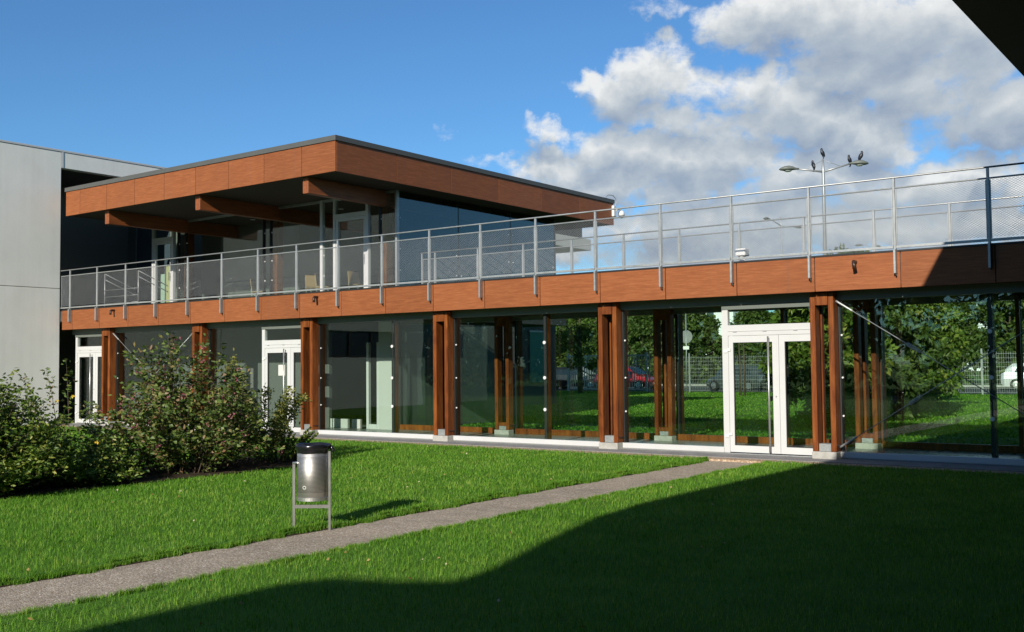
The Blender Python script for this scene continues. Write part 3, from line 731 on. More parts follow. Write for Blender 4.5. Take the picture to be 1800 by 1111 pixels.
# ------------------------------------------------------------------ concrete building on the left
XC = -28.80
CB = empty('concrete_building', (-34, 9, 0)); tag(CB, 'pale grey concrete building at the left edge with a flat parapet', 'building')
def cpanel(y0, y1, z0, z1): box('wall_panel', XC-.12, XC, y0+.008, y1-.008, z0+.008, z1-.008, 'concrete', CB, .006)
ys = [1.6, 6.9, 11.8, 16.68]
for a, b in zip(ys[:-1], ys[1:]):
    if a < 2:
        cpanel(a, b, -.1, 1.95); cpanel(a, 3.3, 1.95, 3.96); cpanel(3.3, b, 2.95, 3.96)
    else: cpanel(a, b, -.1, 3.96)
    cpanel(a, b, 3.96, 8.0)
for k in range(3):
    y = 3.35+k*1.19; wn = box('window', XC-.10, XC-.05, y+.02, y+1.15, 1.96, 2.94, 'far_glass', CB)
    m = MB(); m.box(XC-.05, XC-.02, y, y+.06, 1.955, 2.945); m.box(XC-.05, XC-.02, y+.061, y+1.17, 1.955, 2.01); m.build('frame', 'dark_metal', wn)
box('body', -40, XC-.125, 1.62, 16.66, -.1, 7.98, 'dark_cladding', CB)
box('coping', XC-.40, XC+.015, 1.58, 20.9, 8.003, 8.06, 'white_paint', CB, .004)
box('parapet_beam', XC-.25, XC, 16.75, 28.5, 7.53, 7.995, 'concrete', CB, .006)
box('corner_trim', XC-.02, XC+.012, 16.686, 16.745, 7.53, 7.998, 'white_paint', CB)
box('loggia_soffit', -40, XC-.26, 16.75, 28.5, 7.55, 7.70, 'dark_cladding', CB)
box('loggia_wall', -32.2, -32.0, 16.7, 28.5, 0, 7.54, 'grey_panel', CB)
box('loggia_end_wall', -32.0, XC-.3, 21.0, 21.2, 0, 7.54, 'grey_panel', CB)
wn = box('window', -31.4, -29.4, 20.93, 20.97, 3.9, 6.4, 'far_glass', CB)
for x in (-31.45, -30.45, -29.45): box('frame', x, x+.09, 20.88, 20.928, 3.85, 6.45, 'grey_panel', wn)
for z in (3.80, 6.452): box('frame', -31.45, -29.36, 20.88, 20.928, z, z+.09 if z > 5 else 3.848, 'grey_panel', wn)
box('loggia_floor', -32.0, XC-.01, 16.7, 20.99, 3.0, 3.30, 'base_concrete', CB)
# handrails of the stair on the roof terrace
hr = empty('stair_handrail', (-28.2, 18.0, 3.34)); tag(hr, 'white metal stair handrails in the corner of the roof terrace', 'handrail')
def bar(a, b, r=.022, nm='rail'):
    m = MB(); m.tube([a, b], r*.62, 8); m.build(nm, 'galvanised', hr, True)
for x in (-28.45, -26.75):
    bar((x, 17.9, 3.34), (x, 17.9, 4.45), .025, 'post'); bar((x, 17.9, 4.45), (x, 18.9, 4.05)); bar((x, 17.9, 4.28), (x, 18.9, 3.88))
for z in (3.55, 3.75, 3.95): bar((-28.45, 17.9, z), (-26.75, 17.9, z), .012, 'cross_bar')

# ------------------------------------------------------------------ building with the deep canopy the camera stands under
EB = empty('canopy_building', (6, 0, 0)); tag(EB, 'dark overhanging canopy roof cutting across the upper right corner', 'building')
EZ = 5.40                                             # underside; the raked edge is highest and farthest out at 5.66
ol = [(-2.88, 34), (-2.90, -2.4), (-2.74, -3.7), (-2.32, -5.3), (-1.95, -6.5), (-1.90, -6.95), (-2.25, -7.2), (-2.72, -7.35), (-2.90, -7.7), (-2.92, -24), (12, -24), (12, 34)]
m = MB(); n = len(ol); m.v = [(x+(.18 if x < 0 else 0), y, EZ) for x, y in ol]+[(x, y, 5.66) for x, y in ol]
m.f = [tuple(range(n-1, -1, -1)), tuple(range(n, 2*n))]+[(k, (k+1) % n, n+(k+1) % n, n+k) for k in range(n)]
m.build('canopy', 'canopy_dark', EB)
box('wall', 4.4, 11.5, -23.5, 33.5, -.1, EZ-.003, 'dark_cladding', EB)
for y in (-20, -14, -8, -2): 
    wn = box('window', 4.36, 4.399, y, y+3.2, .9, 2.6, 'far_glass', EB); box('frame', 4.34, 4.359, y-.05, y+3.25, .84, .89, 'dark_metal', wn)

# ------------------------------------------------------------------ litter bin
BX, BY = -7.935, 7.32
bt = empty('litter_bin', (BX, BY, 0), rz=YAW); bt.scale = (.74, .74, 1.02); tag(bt, 'perforated steel litter bin with black bag standing on the lawn beside the path', 'bin')
m = MB(); m.lathe([(0, .285), (.20, .285), (.212, .29), (.212, .765), (.205, .765), (.205, .30)], 40); m.build('drum', 'perforated_steel', bt, True, local=True)
m = MB(); m.lathe([(.20, .262), (.219, .262), (.219, .292), (.20, .292)], 40); m.build('bottom_ring', 'steel', bt, False, local=True)
ww = MB(); prof = [(.2155, .722), (.222, .730), (.221, .752), (.236, .765), (.243, .79), (.236, .808), (.220, .812), (.195, .80), (.185, .74), (.10, .60), (0, .58)]
seg = 48
for r, z in prof:
    for k in range(seg):
        a = 2*math.pi*k/seg; q = r*(1+.010*math.sin(7*a+z*40)+.008*math.sin(17*a)); ww.v.append((q*math.cos(a), q*math.sin(a), z+.010*math.sin(5*a+1)*(1 if z < .72 else .25)))
for i in range(len(prof)-1):
    for k in range(seg): k2 = (k+1) % seg; ww.f.append((i*seg+k, i*seg+k2, (i+1)*seg+k2, (i+1)*seg+k))
ww.build('bin_bag', 'black_bag', bt, True, local=True)
m = MB(); m.tube([(.235, .0, .78), (.262, -.01, .765), (.285, -.015, .74), (.28, -.02, .715)], [.022, .026, .018, .006], 8); m.build('bag_knot', 'black_bag', bt, True, local=True)
m = MB(); m.box(-.262, -.226, -.085, -.055, -.05, .63); m.build('leg', 'leg_steel', bt, local=True)
m = MB(); m.box(.2245, .2545, -.095, -.065, -.05, .74); m.build('leg', 'leg_steel', bt, local=True)
m = MB(); m.box(-.225, .224, -.085, -.067, .185, .218); m.build('cross_bar', 'leg_steel', bt, local=True)
m = MB(); m.tube([(-.26, -.08, .625), (-.20, -.10, .632), (-.17, -.13, .628)], .012, 8); m.build('clamp', 'steel', bt, True, local=True)
m = MB()
for k in range(20):
    pass
V = []; sgs = 24
for k in range(sgs):
    for q in (1, .68):
        a = 2*math.pi*k/sgs; u = -1.95 + .13*q*math.cos(a); z = .395 + .017*q*math.sin(a); V.append((.2145*math.cos(u), .2145*math.sin(u), z))
m.v = V; m.f = [(2*k, 2*((k+1) % sgs), 2*((k+1) % sgs)+1, 2*k+1) for k in range(sgs)]
m.build('oval_sticker', 'paper', bt, local=True)

# ------------------------------------------------------------------ street lamps and crows
def lamp(root, label, half, z_arm, z_top, heads, detail=True):
    x, y = root
    t = empty('street_lamp', (x, y, 0)); tag(t, label, 'lamp', 'double-headed street lamps')
    m = MB(); m.tube([(x, y, -.1), (x, y, z_arm), (x, y, z_top)], [.10, .055, .035], 10); m.build('mast', 'galvanised', t, True)
    for (hx, hy, hz_) in heads:
        d = Vector((hx-x, hy-y, 0)); L = d.length; d.normalize(); m = MB()
        m.tube([(x, y, z_arm), tuple(Vector((x, y, z_arm+.0)) + d*L*.35 + Vector((0, 0, (hz_-z_arm)*.45))), (hx-d.x*.3, hy-d.y*.3, hz_)], [.04, .034, .03], 8)
        m.tube([(x, y, z_top-.05), (x+d.x*L*.52, y+d.y*L*.52, z_arm+(hz_-z_arm)*.62)], .009, 6); m.build('arm', 'galvanised', t, True)
        h = MB(); mt = Matrix(((d.x, -d.y, 0), (d.y, d.x, 0), (0, 0, 1)))
        ring = []
        for i, (u, wd, zt, zb) in enumerate(((-.40, .035, .03, -.03), (-.28, .06, .05, -.035), (-.15, .15, .10, -.05), (0, .20, .125, -.07), (.16, .19, .105, -.075), (.30, .11, .05, -.055), (.36, .02, .0, -.03))):
            for k in range(10):
                a = 2*math.pi*k/10; c, s = math.cos(a), math.sin(a); p = mt @ Vector((u, wd*c, (zt if s > 0 else -zb)*s)); h.v.append((hx+p.x, hy+p.y, hz_+p.z))
        for i in range(6):
            for k in range(10): k2 = (k+1) % 10; h.f.append((i*10+k, i*10+k2, (i+1)*10+k2, (i+1)*10+k))
        h.f.append(tuple(range(10))[::-1]); h.f.append(tuple(range(60, 70)))
        hd = h.build('lamp_head', 'grey_panel', t, True)
        ln = MB(); ln.lathe([(.15, -.068), (.12, -.10), (.06, -.118), (0, -.122)], 14, (hx+d.x*.02, hy+d.y*.02, hz_)); ln.build('lens', 'lamp_lens', hd, True)
    return t
def lp(px, py, t=40): v = CAM + ray(px, py)*t; return v
l0 = lp(1447, 302)
hA = lp(1386, 297); hB = lp(1510, 287)
lamp((l0.x, l0.y), 'tall double-armed street lamp with black birds perched on it', 1.3, l0.z, lp(1446, 279).z, [(hA.x, hA.y, hA.z), (hB.x, hB.y, hB.z)])
q = lp(1373, 397, 85); a = lp(1358, 387, 85); b = lp(1393, 397, 85)
lamp((q.x, q.y), 'smaller distant double-armed street lamp left of the lamp with birds', 1, q.z, lp(1373, 380, 85).z, [(a.x, a.y-1.2, a.z), (b.x, b.y+1.2, b.z)])
q = lp(1524, 440, 95); a = lp(1510, 431, 95); b = lp(1541, 433, 95)
lamp((q.x, q.y), 'farthest street lamp, only its heads showing just above the roof edge', 1, q.z, lp(1524, 428, 95).z, [(a.x, a.y, a.z), (b.x, b.y, b.z)])
def crow(pos, rz, label, s=1.):
    m = MB(); ax = Matrix.Rotation(R(-28), 3, 'Y')   # upright, leaning
    prof = [(0, -.16), (.035, -.15), (.062, -.08), (.078, .0), (.072, .07), (.05, .115), (.043, .14), (.047, .17), (.043, .20), (.025, .225), (.009, .235)]
    seg = 12; b = 0
    for i, (r, z) in enumerate(prof):
        off = .0 if z < .11 else (z-.11)*.35
        for k in range(seg):
            a = 2*math.pi*k/seg; p = ax @ Vector((r*1.05*math.cos(a), r*.92*math.sin(a), z)); p.x += off; m.v.append(tuple(p))
    for i in range(len(prof)-1):
        for k in range(seg): k2 = (k+1) % seg; m.f.append((i*seg+k, i*seg+k2, (i+1)*seg+k2, (i+1)*seg+k))
    top = ax @ Vector((0, 0, .20)); hx = top.x+.05
    b = len(m.v); m.v += [(hx+.0, .014, top.z+.012), (hx+.0, -.014, top.z+.012), (hx+.0, 0, top.z-.016), (hx+.085, 0, top.z-.012)]; m.f += [(b, b+1, b+3), (b+1, b+2, b+3), (b+2, b, b+3)]   # bill
    tb = ax @ Vector((-.0, 0, -.13)); b = len(m.v)                                            # tail
    m.v += [(tb.x+.02, .03, tb.z+.01), (tb.x+.02, -.03, tb.z+.01), (tb.x-.07, -.036, tb.z-.15), (tb.x-.07, .036, tb.z-.15), (tb.x+.0, .03, tb.z-.02), (tb.x+.0, -.03, tb.z-.02)]
    m.f += [(b, b+1, b+2, b+3), (b+3, b+2, b+5, b+4), (b, b+3, b+4), (b+1, b+5, b+2)]
    for s_ in (-1, 1): m.tube([(.0, .025*s_, -.10), (.03, .028*s_, -.17), (.025, .028*s_, -.215)], [.018, .007, .006], 5)
    o = m.build('crow', 'crow_black', None, True); o.location = pos; o.rotation_euler.z = rz; o.scale = (s, s, s); tag(o, label, 'bird', 'black birds on the street lamp'); return o
armdir = math.atan2(hB.y-hA.y, hB.x-hA.x)
zoff = Vector((0, 0, .215))
topz = lp(1446, 279); crow(Vector((l0.x, l0.y, topz.z))+zoff*.98, armdir+.3, 'black bird perched on the very top of the lamp mast', .95)
v = lp(1430, 294); crow(v+zoff*.35, armdir-1.2, 'black bird perched on the left stay of the lamp', .95)
v = lp(1494, 290); crow(v+zoff*.85, armdir+.6, 'black bird on the right lamp arm beside the lamp head', .98)
v = lp(1513, 284); crow(v+zoff*.95, armdir+2.7, 'black bird standing on top of the right lamp head', .98)

# ------------------------------------------------------------------ grey building far behind the pavilion
FB = empty('rear_building', (-30, 33, 0)); tag(FB, 'dark grey building with pale cantilevered slab behind the pavilion', 'building')
box('lower_storey', -37, -24.2, 31.2, 35.7, -.05, 6.50, 'dark_cladding', FB)
box('cantilever_slab', -37, -24.0, 31.0, 38.2, 6.503, 6.98, 'beige_slab', FB, .01)
for k in range(42):
    y = 31.1+k*.155; box('cladding_rib', -24.10, -24.04, y, y+.11, 6.985, 8.6, 'dark_cladding', FB)
box('upper_storey', -37, -24.105, 31.05, 37.62, 6.983, 8.62, 'dark_cladding', FB)
for k in range(2):
    wn = box('window', -24.19, -24.15, 31.9+k*1.9, 33.2+k*1.9, .9, 2.9, 'curtain_green', FB); box('frame', -24.15, -24.12, 31.85+k*1.9, 33.25+k*1.9, 2.9, 2.97, 'white_paint', wn)

# ------------------------------------------------------------------ car park: gate, fence, sign, cars
YFN = 52.0
gx0 = at(998, 660, YFN).x; gx1 = at(1138, 660, YFN).x
g = empty('bar_gate', ((gx0+gx1)/2, YFN, 0)); tag(g, 'pale metal gate of upright bars in front of the car park', 'gate')
m = MB(); m.box(gx0, gx0+.12, YFN-.06, YFN+.06, -.1, 2.25); m.build('post', 'galvanised', g)
m = MB(); m.box(gx1-.12, gx1, YFN-.06, YFN+.06, -.1, 2.25); m.build('post', 'galvanised', g)
for z in (.12, 2.05): box('rail', gx0+.13, gx1-.13, YFN-.03, YFN+.03, z, z+.08, 'galvanised', g)
n = int((gx1-gx0-.3)/.16)
for k in range(n): x = gx0+.2+k*.16; box('bar', x, x+.05, YFN-.02, YFN+.02, .202, 2.048, 'galvanised', g)
fx0, fx1 = gx1+.1, at(1800, 660, YFN).x+6
f = empty('mesh_fence', ((fx0+fx1)/2, YFN, 0)); tag(f, 'grey-green wire mesh fence on posts along the car park', 'fence')
n = int((fx1-fx0)/2.5)
for k in range(n+1): x = fx0+k*2.5; box('post', x, x+.07, YFN-.03, YFN+.04, -.1, 2.15, 'galvanised', f)
for k in range(n):
    x = fx0+k*2.5+.075; m = MB()
    for z in np.arange(.1, 2.1, .2): m.box(x, x+2.42, YFN-.008, YFN+.0, z, z+.014)
    for u in np.arange(.0, 2.42, .10): m.box(x+u, x+u+.009, YFN+.001, YFN+.008, .1, 2.0)
    o = m.build('wire_panel', 'galvanised', f); o['kind'] = 'stuff'
ys_ = 46.; sp = at(1206, 592, ys_); s = empty('road_sign', (sp.x, ys_, 0)); tag(s, 'round road sign seen from behind on a thin pole by the fence', 'sign')
m = MB(); m.tube([(sp.x, ys_, -.1), (sp.x, ys_, at(1206, 545, ys_).z)], .03, 8); m.build('pole', 'galvanised', s, True)
m = MB(); m.lathe([(0, -.06), (.30, -.06), (.32, -.05), (.32, -.03), (0, -.03)], 24, (sp.x, ys_, sp.z), Matrix.Rotation(R(90), 3, 'X')); m.build('disc', 'galvanised', s)
m = MB(); m.box(sp.x-.17, sp.x+.17, ys_-.05, ys_-.033, sp.z-.62, sp.z-.46); m.build('plate', 'plate_white', s)

CARM = {}
def car_meshes():
    # side profile (x forward, z); lower body then cabin
    def loft(sections):           # list of (x, halfwidth_low, z0, halfwidth_mid, zmid, halfwidth_top, ztop)
        m = MB(); n = None
        for (x, w0, z0, w1, z1, w2, z2) in sections:
            m.v += [(x, -w0, z0), (x, -w1, z1), (x, -w2, z2), (x, w2, z2), (x, w1, z1), (x, w0, z0)]
        for i in range(len(sections)-1):
            for k in range(6): k2 = (k+1) % 6; m.f.append((i*6+k, i*6+k2, (i+1)*6+k2, (i+1)*6+k))
        m.f.append((5, 4, 3, 2, 1, 0)); b = (len(sections)-1)*6; m.f.append(tuple(b+k for k in range(6))); return m
    body = loft([(-2.02, .62, .36, .70, .55, .60, .88), (-1.85, .80, .24, .85, .60, .78, .97), (-1.0, .84, .20, .88, .62, .80, .96), (.2, .84, .20, .88, .62, .80, .94),
                 (.95, .84, .20, .87, .62, .76, .90), (1.65, .80, .22, .84, .56, .66, .78), (1.98, .66, .28, .72, .48, .54, .62)])
    cabin = loft([(-1.80, .72, .94, .70, 1.05, .62, 1.12), (-1.45, .76, .94, .70, 1.28, .56, 1.43), (-.4, .77, .93, .71, 1.30, .58, 1.49), (.25, .77, .92, .70, 1.28, .57, 1.44), (.70, .76, .90, .70, 1.12, .60, 1.16), (1.08, .74, .86, .70, .92, .62, .94)])
    CARM['body'] = body.mesh('car_body', False); CARM['cabin'] = cabin.mesh('car_roof', False)
    gl = MB()
    for s_ in (-1, 1):
        b = len(gl.v); gl.v += [(-1.35, s_*.768, .97), (.80, s_*.768, .95), (.30, s_*.712, 1.30), (-1.15, s_*.712, 1.30)]; gl.f.append((b, b+1, b+2, b+3) if s_ < 0 else (b+3, b+2, b+1, b))
    CARM['side_glass'] = gl.mesh('side_glass')
    g2 = MB(); g2.v = [(1.06, -.66, .965), (1.06, .66, .965), (.33, .58, 1.415), (.33, -.58, 1.415)]; g2.f = [(0, 1, 2, 3)]; CARM['windscreen'] = g2.mesh('windscreen')
    t = MB(); t.lathe([(.19, -.10), (.30, -.10), (.315, -.07), (.315, .07), (.30, .10), (.19, .10)], 20, (0, 0, 0), Matrix.Rotation(R(90), 3, 'X')); CARM['tyre'] = t.mesh('tyre', False)
    r = MB(); r.lathe([(0, -.08), (.06, -.095), (.19, -.085), (.19, .085), (.06, .095), (0, .08)], 10, (0, 0, 0), Matrix.Rotation(R(90), 3, 'X')); CARM['rim'] = r.mesh('rim')
    h = MB(); h.lathe([(0, .05), (.06, .04), (.09, 0), (.09, -.05)], 12, (0, 0, 0), Matrix.Rotation(R(90), 3, 'Y')); CARM['headlight'] = h.mesh('headlight', True)
car_meshes()
def car(x, y, rz, paintname, label, scale=1.):
    t = empty('parked_car', (x, y, -.02), rz=rz); tag(t, label, 'car', 'cars parked behind the fence'); t.scale = (scale,)*3
    def put(nm, key, mt, loc=(0, 0, 0), parent=t):
        me = CARM[key].copy(); me.materials.clear(); me.materials.append(MAT[mt]); o = bpy.data.objects.new(nm, me); COL.objects.link(o); o.parent = parent; o.location = loc; return o
    put('body', 'body', paintname); put('cabin', 'cabin', paintname); put('side_window', 'side_glass', 'car_glass'); put('windscreen', 'windscreen', 'car_glass', (.02, 0, .012))
    for wx in (-1.25, 1.25):
        for sy in (-1, 1):
            wl = put('wheel', 'tyre', 'rubber', (wx, sy*.80, .315)); put('rim', 'rim', 'steel', (0, sy*.03, 0), wl)
    for sy in (-1, 1): put('headlight', 'headlight', 'lamp_lens', (1.86, sy*.56, .60))
    m = MB(); m.box(1.95, 1.995, -.26, .26, .38, .49); o = m.build('plate', 'plate_white', None); o.parent = t
    return t
for px, Y, rz, pn, lab in ((1015, 57, .2, 'paint_black', 'black parked car behind the bar gate'), (1104, 57, 0, 'paint_red', 'red parked car behind the right end of the bar gate'),
                           (1302, 56.5, math.pi-.25, 'paint_grey', 'dark grey parked car behind the fence left of the white door'), (1318, 60.5, .0, 'paint_blue', 'dark blue parked car seen through the left door leaf'),
                           (1402, 56, -1.25, 'paint_blue', 'dark car facing the camera seen through the narrow right door leaf'), (1835, 62, .1, 'paint_white', 'white parked car at the far right beyond the lawn')):
    p = at(px, 680, Y); car(p.x, Y, rz, pn, lab)

# ------------------------------------------------------------------ trees
def crown_mesh(name, seed, h, rx, n_clump=60, n_leaf=150, L=.34, z0=.28):
    global RNG; RNG = np.random.default_rng(seed); P = []; D = []
    for i in range(n_clump):
        u = RNG.random()**.7; a = RNG.random()*6.283; z = h*(z0+(1-z0)*RNG.random()); prof = math.sin(math.pi*min(1, max(.08, (z/h-z0*.7)/(1-z0*.7)))**.8)
        rr = rx*u*max(.25, prof); c = np.array([rr*math.cos(a), rr*math.sin(a), z]); s = RNG.uniform(.30, .62)*rx*.42
        q = unit(RNG.normal(size=(n_leaf, 3))); rad = RNG.random(n_leaf)**.45
        P.append(c + q*rad[:, None]*np.array([s, s, s*.75])); D.append(unit(q*.6 + RNG.normal(size=(n_leaf, 3))*.6 + np.array([0, 0, -.1])))
    P = np.concatenate(P); D = np.concatenate(D); n = len(P)
    return leaf_mesh(name, P, D, RNG.uniform(.6, 1.3, n)*L, RNG.uniform(.5, 1.1, n)*L*.7)
def trunk_mesh(name, seed, h, r, limbs=6):
    rr = random.Random(seed); m = MB(); m.tube([(0, 0, -.2), (rr.uniform(-.06, .06), 0, h*.3), (rr.uniform(-.15, .15), rr.uniform(-.1, .1), h*.62), (0, 0, h*.9)], [r*1.25, r, r*.6, r*.15], 8)
    for k in range(limbs):
        a = rr.uniform(0, 6.28); z = h*rr.uniform(.22, .6); L = h*rr.uniform(.2, .34)
        m.tube([(0, 0, z), (L*.5*math.cos(a), L*.5*math.sin(a), z+L*.45), (L*math.cos(a), L*math.sin(a), z+L*.8)], [r*.45, r*.28, r*.08], 6)
    return m.mesh(name, True)
TREES = []
for k in range(4):
    H = 6.4+k*.3; c = crown_mesh('crown', 100+k, H, 2.3+.2*k); c.materials.append(MAT['leaf_tree']); tm = trunk_mesh('trunk', 50+k, H, .12); tm.materials.append(MAT['bark']); TREES.append((c, tm))
LT = crown_mesh('crown', 140, 4.6, 1.3, 30, 60, .22, .3); LT.materials.append(MAT['leaf_light'])
def tree(name, x, y, k, s, label, group=None, cat='tree', light=False):
    t = empty(name, (x, y, 0), rz=random.uniform(0, 6.28)); t.scale = (s, s, s*random.uniform(.92, 1.08)); tag(t, label, cat, group)
    o = link('crown', LT if light else TREES[k][0], None, t, local=True); link('trunk', TREES[k][1], None, t, local=True); return t
rt = random.Random(5)
for i in range(40):
    x = -72+(i % 20)*3.9+rt.uniform(-.8, .8)+(1.9 if i > 19 else 0); tree('tree', x, (73 if i < 20 else 79)+rt.uniform(-1.5, 3), i % 4, rt.uniform(.86, 1.02)*(1 if i < 20 else .98), 'leafy tree in the dark row beyond the car park', 'trees beyond the car park')
p = at(1020, 690, 49); tree('young_tree', p.x, 49, 0, 1.05, 'pale green young tree in front of the bar gate', light=True)
for i, (px, Y) in enumerate(((1301, 47), (1309, 47.5))):
    p = at(px, 690, Y); st = MB(); st.tube([(p.x, Y, -.1), (p.x+.03, Y, 1.2), (p.x-.02, Y, 2.6)], [.06, .05, .03], 8); o = st.build('sapling_trunk', 'bark', None, True); tag(o, ('left', 'right')[i]+' of the two thin trunks on the rear lawn behind the door glass', 'tree trunk')
for i, (x, y, s_, rx) in enumerate(((-9.3, 25.5, .56, 1.6), (-8.9, 28.6, .60, 1.7), (-10.2, 30.4, .66, 1.9), (-9.6, 33.2, .62, 1.9), (-11.6, 34.5, .68, 2.0), (-10.9, 37.6, .66, 2.1), (-13.0, 39.5, .62, 2.1), (-12.2, 42.5, .60, 2.1))):
    me = crown_mesh('foliage', 300+i, 7.0*s_, rx, 84, 190, .18, .02); me.materials.append(MAT['leaf_tree' if i % 3 else 'leaf_dark'])
    t = empty('hedge_shrub', (x, y, 0)); tag(t, 'tall dense green shrub in the hedge behind the right-hand glazing', 'shrub', 'shrubs of the hedge behind the gallery'); link('foliage', me, None, t, local=True)
    tm = trunk_mesh('stem', 320+i, 3, .06, 8); tm.materials.append(MAT['bark']); link('stem', tm, None, t, local=True)
# belt of undergrowth behind the car park and wood south of the camera (seen only reflected)
def belt(name, x0, x1, y0, y1, h, n, L, seed, label, m='leaf_tree'):
    global RNG; RNG = np.random.default_rng(seed)
    bx = RNG.uniform(x0, x1, n//60); by = RNG.uniform(y0, y1, n//60); bz = RNG.uniform(.1, .85, n//60)*h
    idx = RNG.integers(0, len(bx), n); q = unit(RNG.normal(size=(n, 3)))*(RNG.random(n)**.5)[:, None]*h*.22
    P = np.stack([bx[idx], by[idx], bz[idx]], 1)+q; P[:, 2] = np.abs(P[:, 2]); D = unit(RNG.normal(size=(n, 3)))
    me = leaf_mesh(name, P, D, RNG.uniform(.7, 1.3, n)*L, RNG.uniform(.6, 1, n)*L*.7); o = link(name, me, m); tag(o, label, 'undergrowth', kind='stuff'); return o
belt('undergrowth', -85, 12, 70.5, 75, 3.6, 40000, .42, 9, 'low dark undergrowth below the trees beyond the car park')
belt('woodland', -75, 5, -34, -26, 8.0, 30000, .7, 10, 'dark woodland across the courtyard mirrored in the glazing')
for bx, by, wd, hh, lab in ((-48, 170, 26, 15.0, 'pale apartment block far behind the hedge'), (-18, 165, 18, 13.5, 'pale apartment block at the far right behind the trees'), (-92, 175, 24, 13, 'pale apartment block far behind the car park')):
    a = empty('apartment_block', (bx, by, 0)); tag(a, lab, 'building', 'far apartment blocks')
    box('wall', bx-wd/2, bx+wd/2, by, by+10, 0, hh, 'far_white', a)
    box('roof', bx-wd/2-.3, bx+wd/2+.3, by-.3, by+10.3, hh+.003, hh+.4, 'grey_panel', a)
    for fl in range(int(hh/2.9)):
        for k in range(int(wd/3)): box('window', bx-wd/2+.8+k*3, bx-wd/2+2.2+k*3, by-.06, by-.003, 1+fl*2.9, 2.4+fl*2.9, 'far_glass', a)

# ------------------------------------------------------------------ shrubs in the bed
def shrub(name, label, base, stems, h, spread, leaf, per, mt, seed, lean=.0, flower=None, nfl=0, fl_size=.03, start=.25, whorl=False, fall=.62, sy=1.):
    global RNG; RNG = np.random.default_rng(seed); bx, by = base
    P = []; D = []; SM = MB(); FP = []; FD = []
    for i in range(stems):
        a = RNG.random()*6.283; r = spread*math.sqrt(RNG.random()); hh = h*(1-fall*(r/spread)**2.2)*RNG.uniform(.55, 1.12)
        tip = np.array([r*math.cos(a)+lean*hh, r*math.sin(a)*sy, hh]); b0 = np.array([.42*r*math.cos(a), .42*r*math.sin(a)*sy, .0])
        mid = (b0+tip)*.5 + np.array([0, 0, hh*.16]) - np.array([tip[0], tip[1], 0])*.10
        def pt(t): return b0*(1-t)**2 + 2*mid*t*(1-t) + tip*t*t
        if i % 2 == 0 or whorl: SM.tube([tuple(pt(t)) for t in (0, .35, .7, 1)], [.010, .007, .005, .002], 4, False)
        ts = start+(1-start)*RNG.random(per)**.75
        for t in ts:
            c = pt(t); d = RNG.normal(size=3); d[2] = abs(d[2])*.6+.15; d /= np.linalg.norm(d)
            if whorl:
                ax = pt(min(1, t+.02))-pt(t-.02); ax /= np.linalg.norm(ax)+1e-9; d = d*.95+ax*.45; d /= np.linalg.norm(d); P.append(c)
            else: P.append(c+RNG.normal(size=3)*np.array([.05, .05, .04]))
            D.append(d)
        if flower:
            for q in range(nfl):
                if RNG.random() < .55:
                    c = pt(RNG.uniform(.72, 1.0))+RNG.normal(size=3)*.035
                    for _ in range(9): FP.append(c+RNG.normal(size=3)*.020); dd = RNG.normal(size=3); dd[2] += .6; FD.append(dd/np.linalg.norm(dd))
    P = np.array(P); D = np.array(D); n = len(P); P[:, 2] = np.maximum(P[:, 2], .02)
    t = empty(name, (bx, by, 0)); tag(t, label, 'shrub')
    me = leaf_mesh('foliage', P, D, RNG.uniform(.6, 1.25, n)*leaf[0], RNG.uniform(.7, 1.2, n)*leaf[1], .22, .18); me.materials.append(MAT[mt]); link('foliage', me, None, t, local=True)
    SM.build('stems', 'bark', t, local=True)
    if flower and len(FP):
        FP = np.array(FP); FD = np.array(FD); k = len(FP)
        me = leaf_mesh('flowers', FP, FD, RNG.uniform(.7, 1.2, k)*fl_size, RNG.uniform(.7, 1.2, k)*fl_size); me.materials.append(MAT[flower]); link('flowers', me, None, t, local=True)
    return t
shrub('flowering_shrub', 'dense dark green shrub with a few yellow flowers at the left edge', (-13.8, 6.65), 460, 1.62, 1.50, (.080, .032), 74, 'leaf_dark', 21, start=.06, sy=1.0, fall=.72)
shrub('low_shrub', 'low dense green shrub between the yellow-flowered and the pink-flowered shrubs', (-13.55, 8.25), 130, .62, .85, (.080, .032), 54, 'leaf_dark', 22, start=.06, fall=.72)
shrub('flowering_shrub', 'tall loose shrub with pinkish flower heads in the middle of the bed', (-13.85, 10.05), 190, 2.02, 1.50, (.092, .046), 62, 'leaf_mid', 23, flower='petal_pink', nfl=1, fl_size=.038, start=.08, sy=1.05, fall=.74)
shrub('evergreen_shrub', 'sparse olive shrub with upright leafy spikes at the right end of the bed', (-13.9, 11.5), 17, 1.72, 1.0, (.072, .030), 330, 'leaf_olive', 24, start=.16, fall=.5)
shrub('evergreen_shrub', 'small low dark spreading shrub behind the litter bin', (-13.7, 11.9), 44, .62, .95, (.055, .022), 110, 'leaf_dark', 25, start=.05, whorl=True, fall=.6)
# tall whip of a shrub in front of the concrete wall
tw = shrub('arching_shrub', 'spindly arching dark shrub in front of the concrete wall', (-15.75, 9.25), 9, 2.15, .70, (.095, .042), 60, 'leaf_mid', 27, start=.35, lean=-.18)
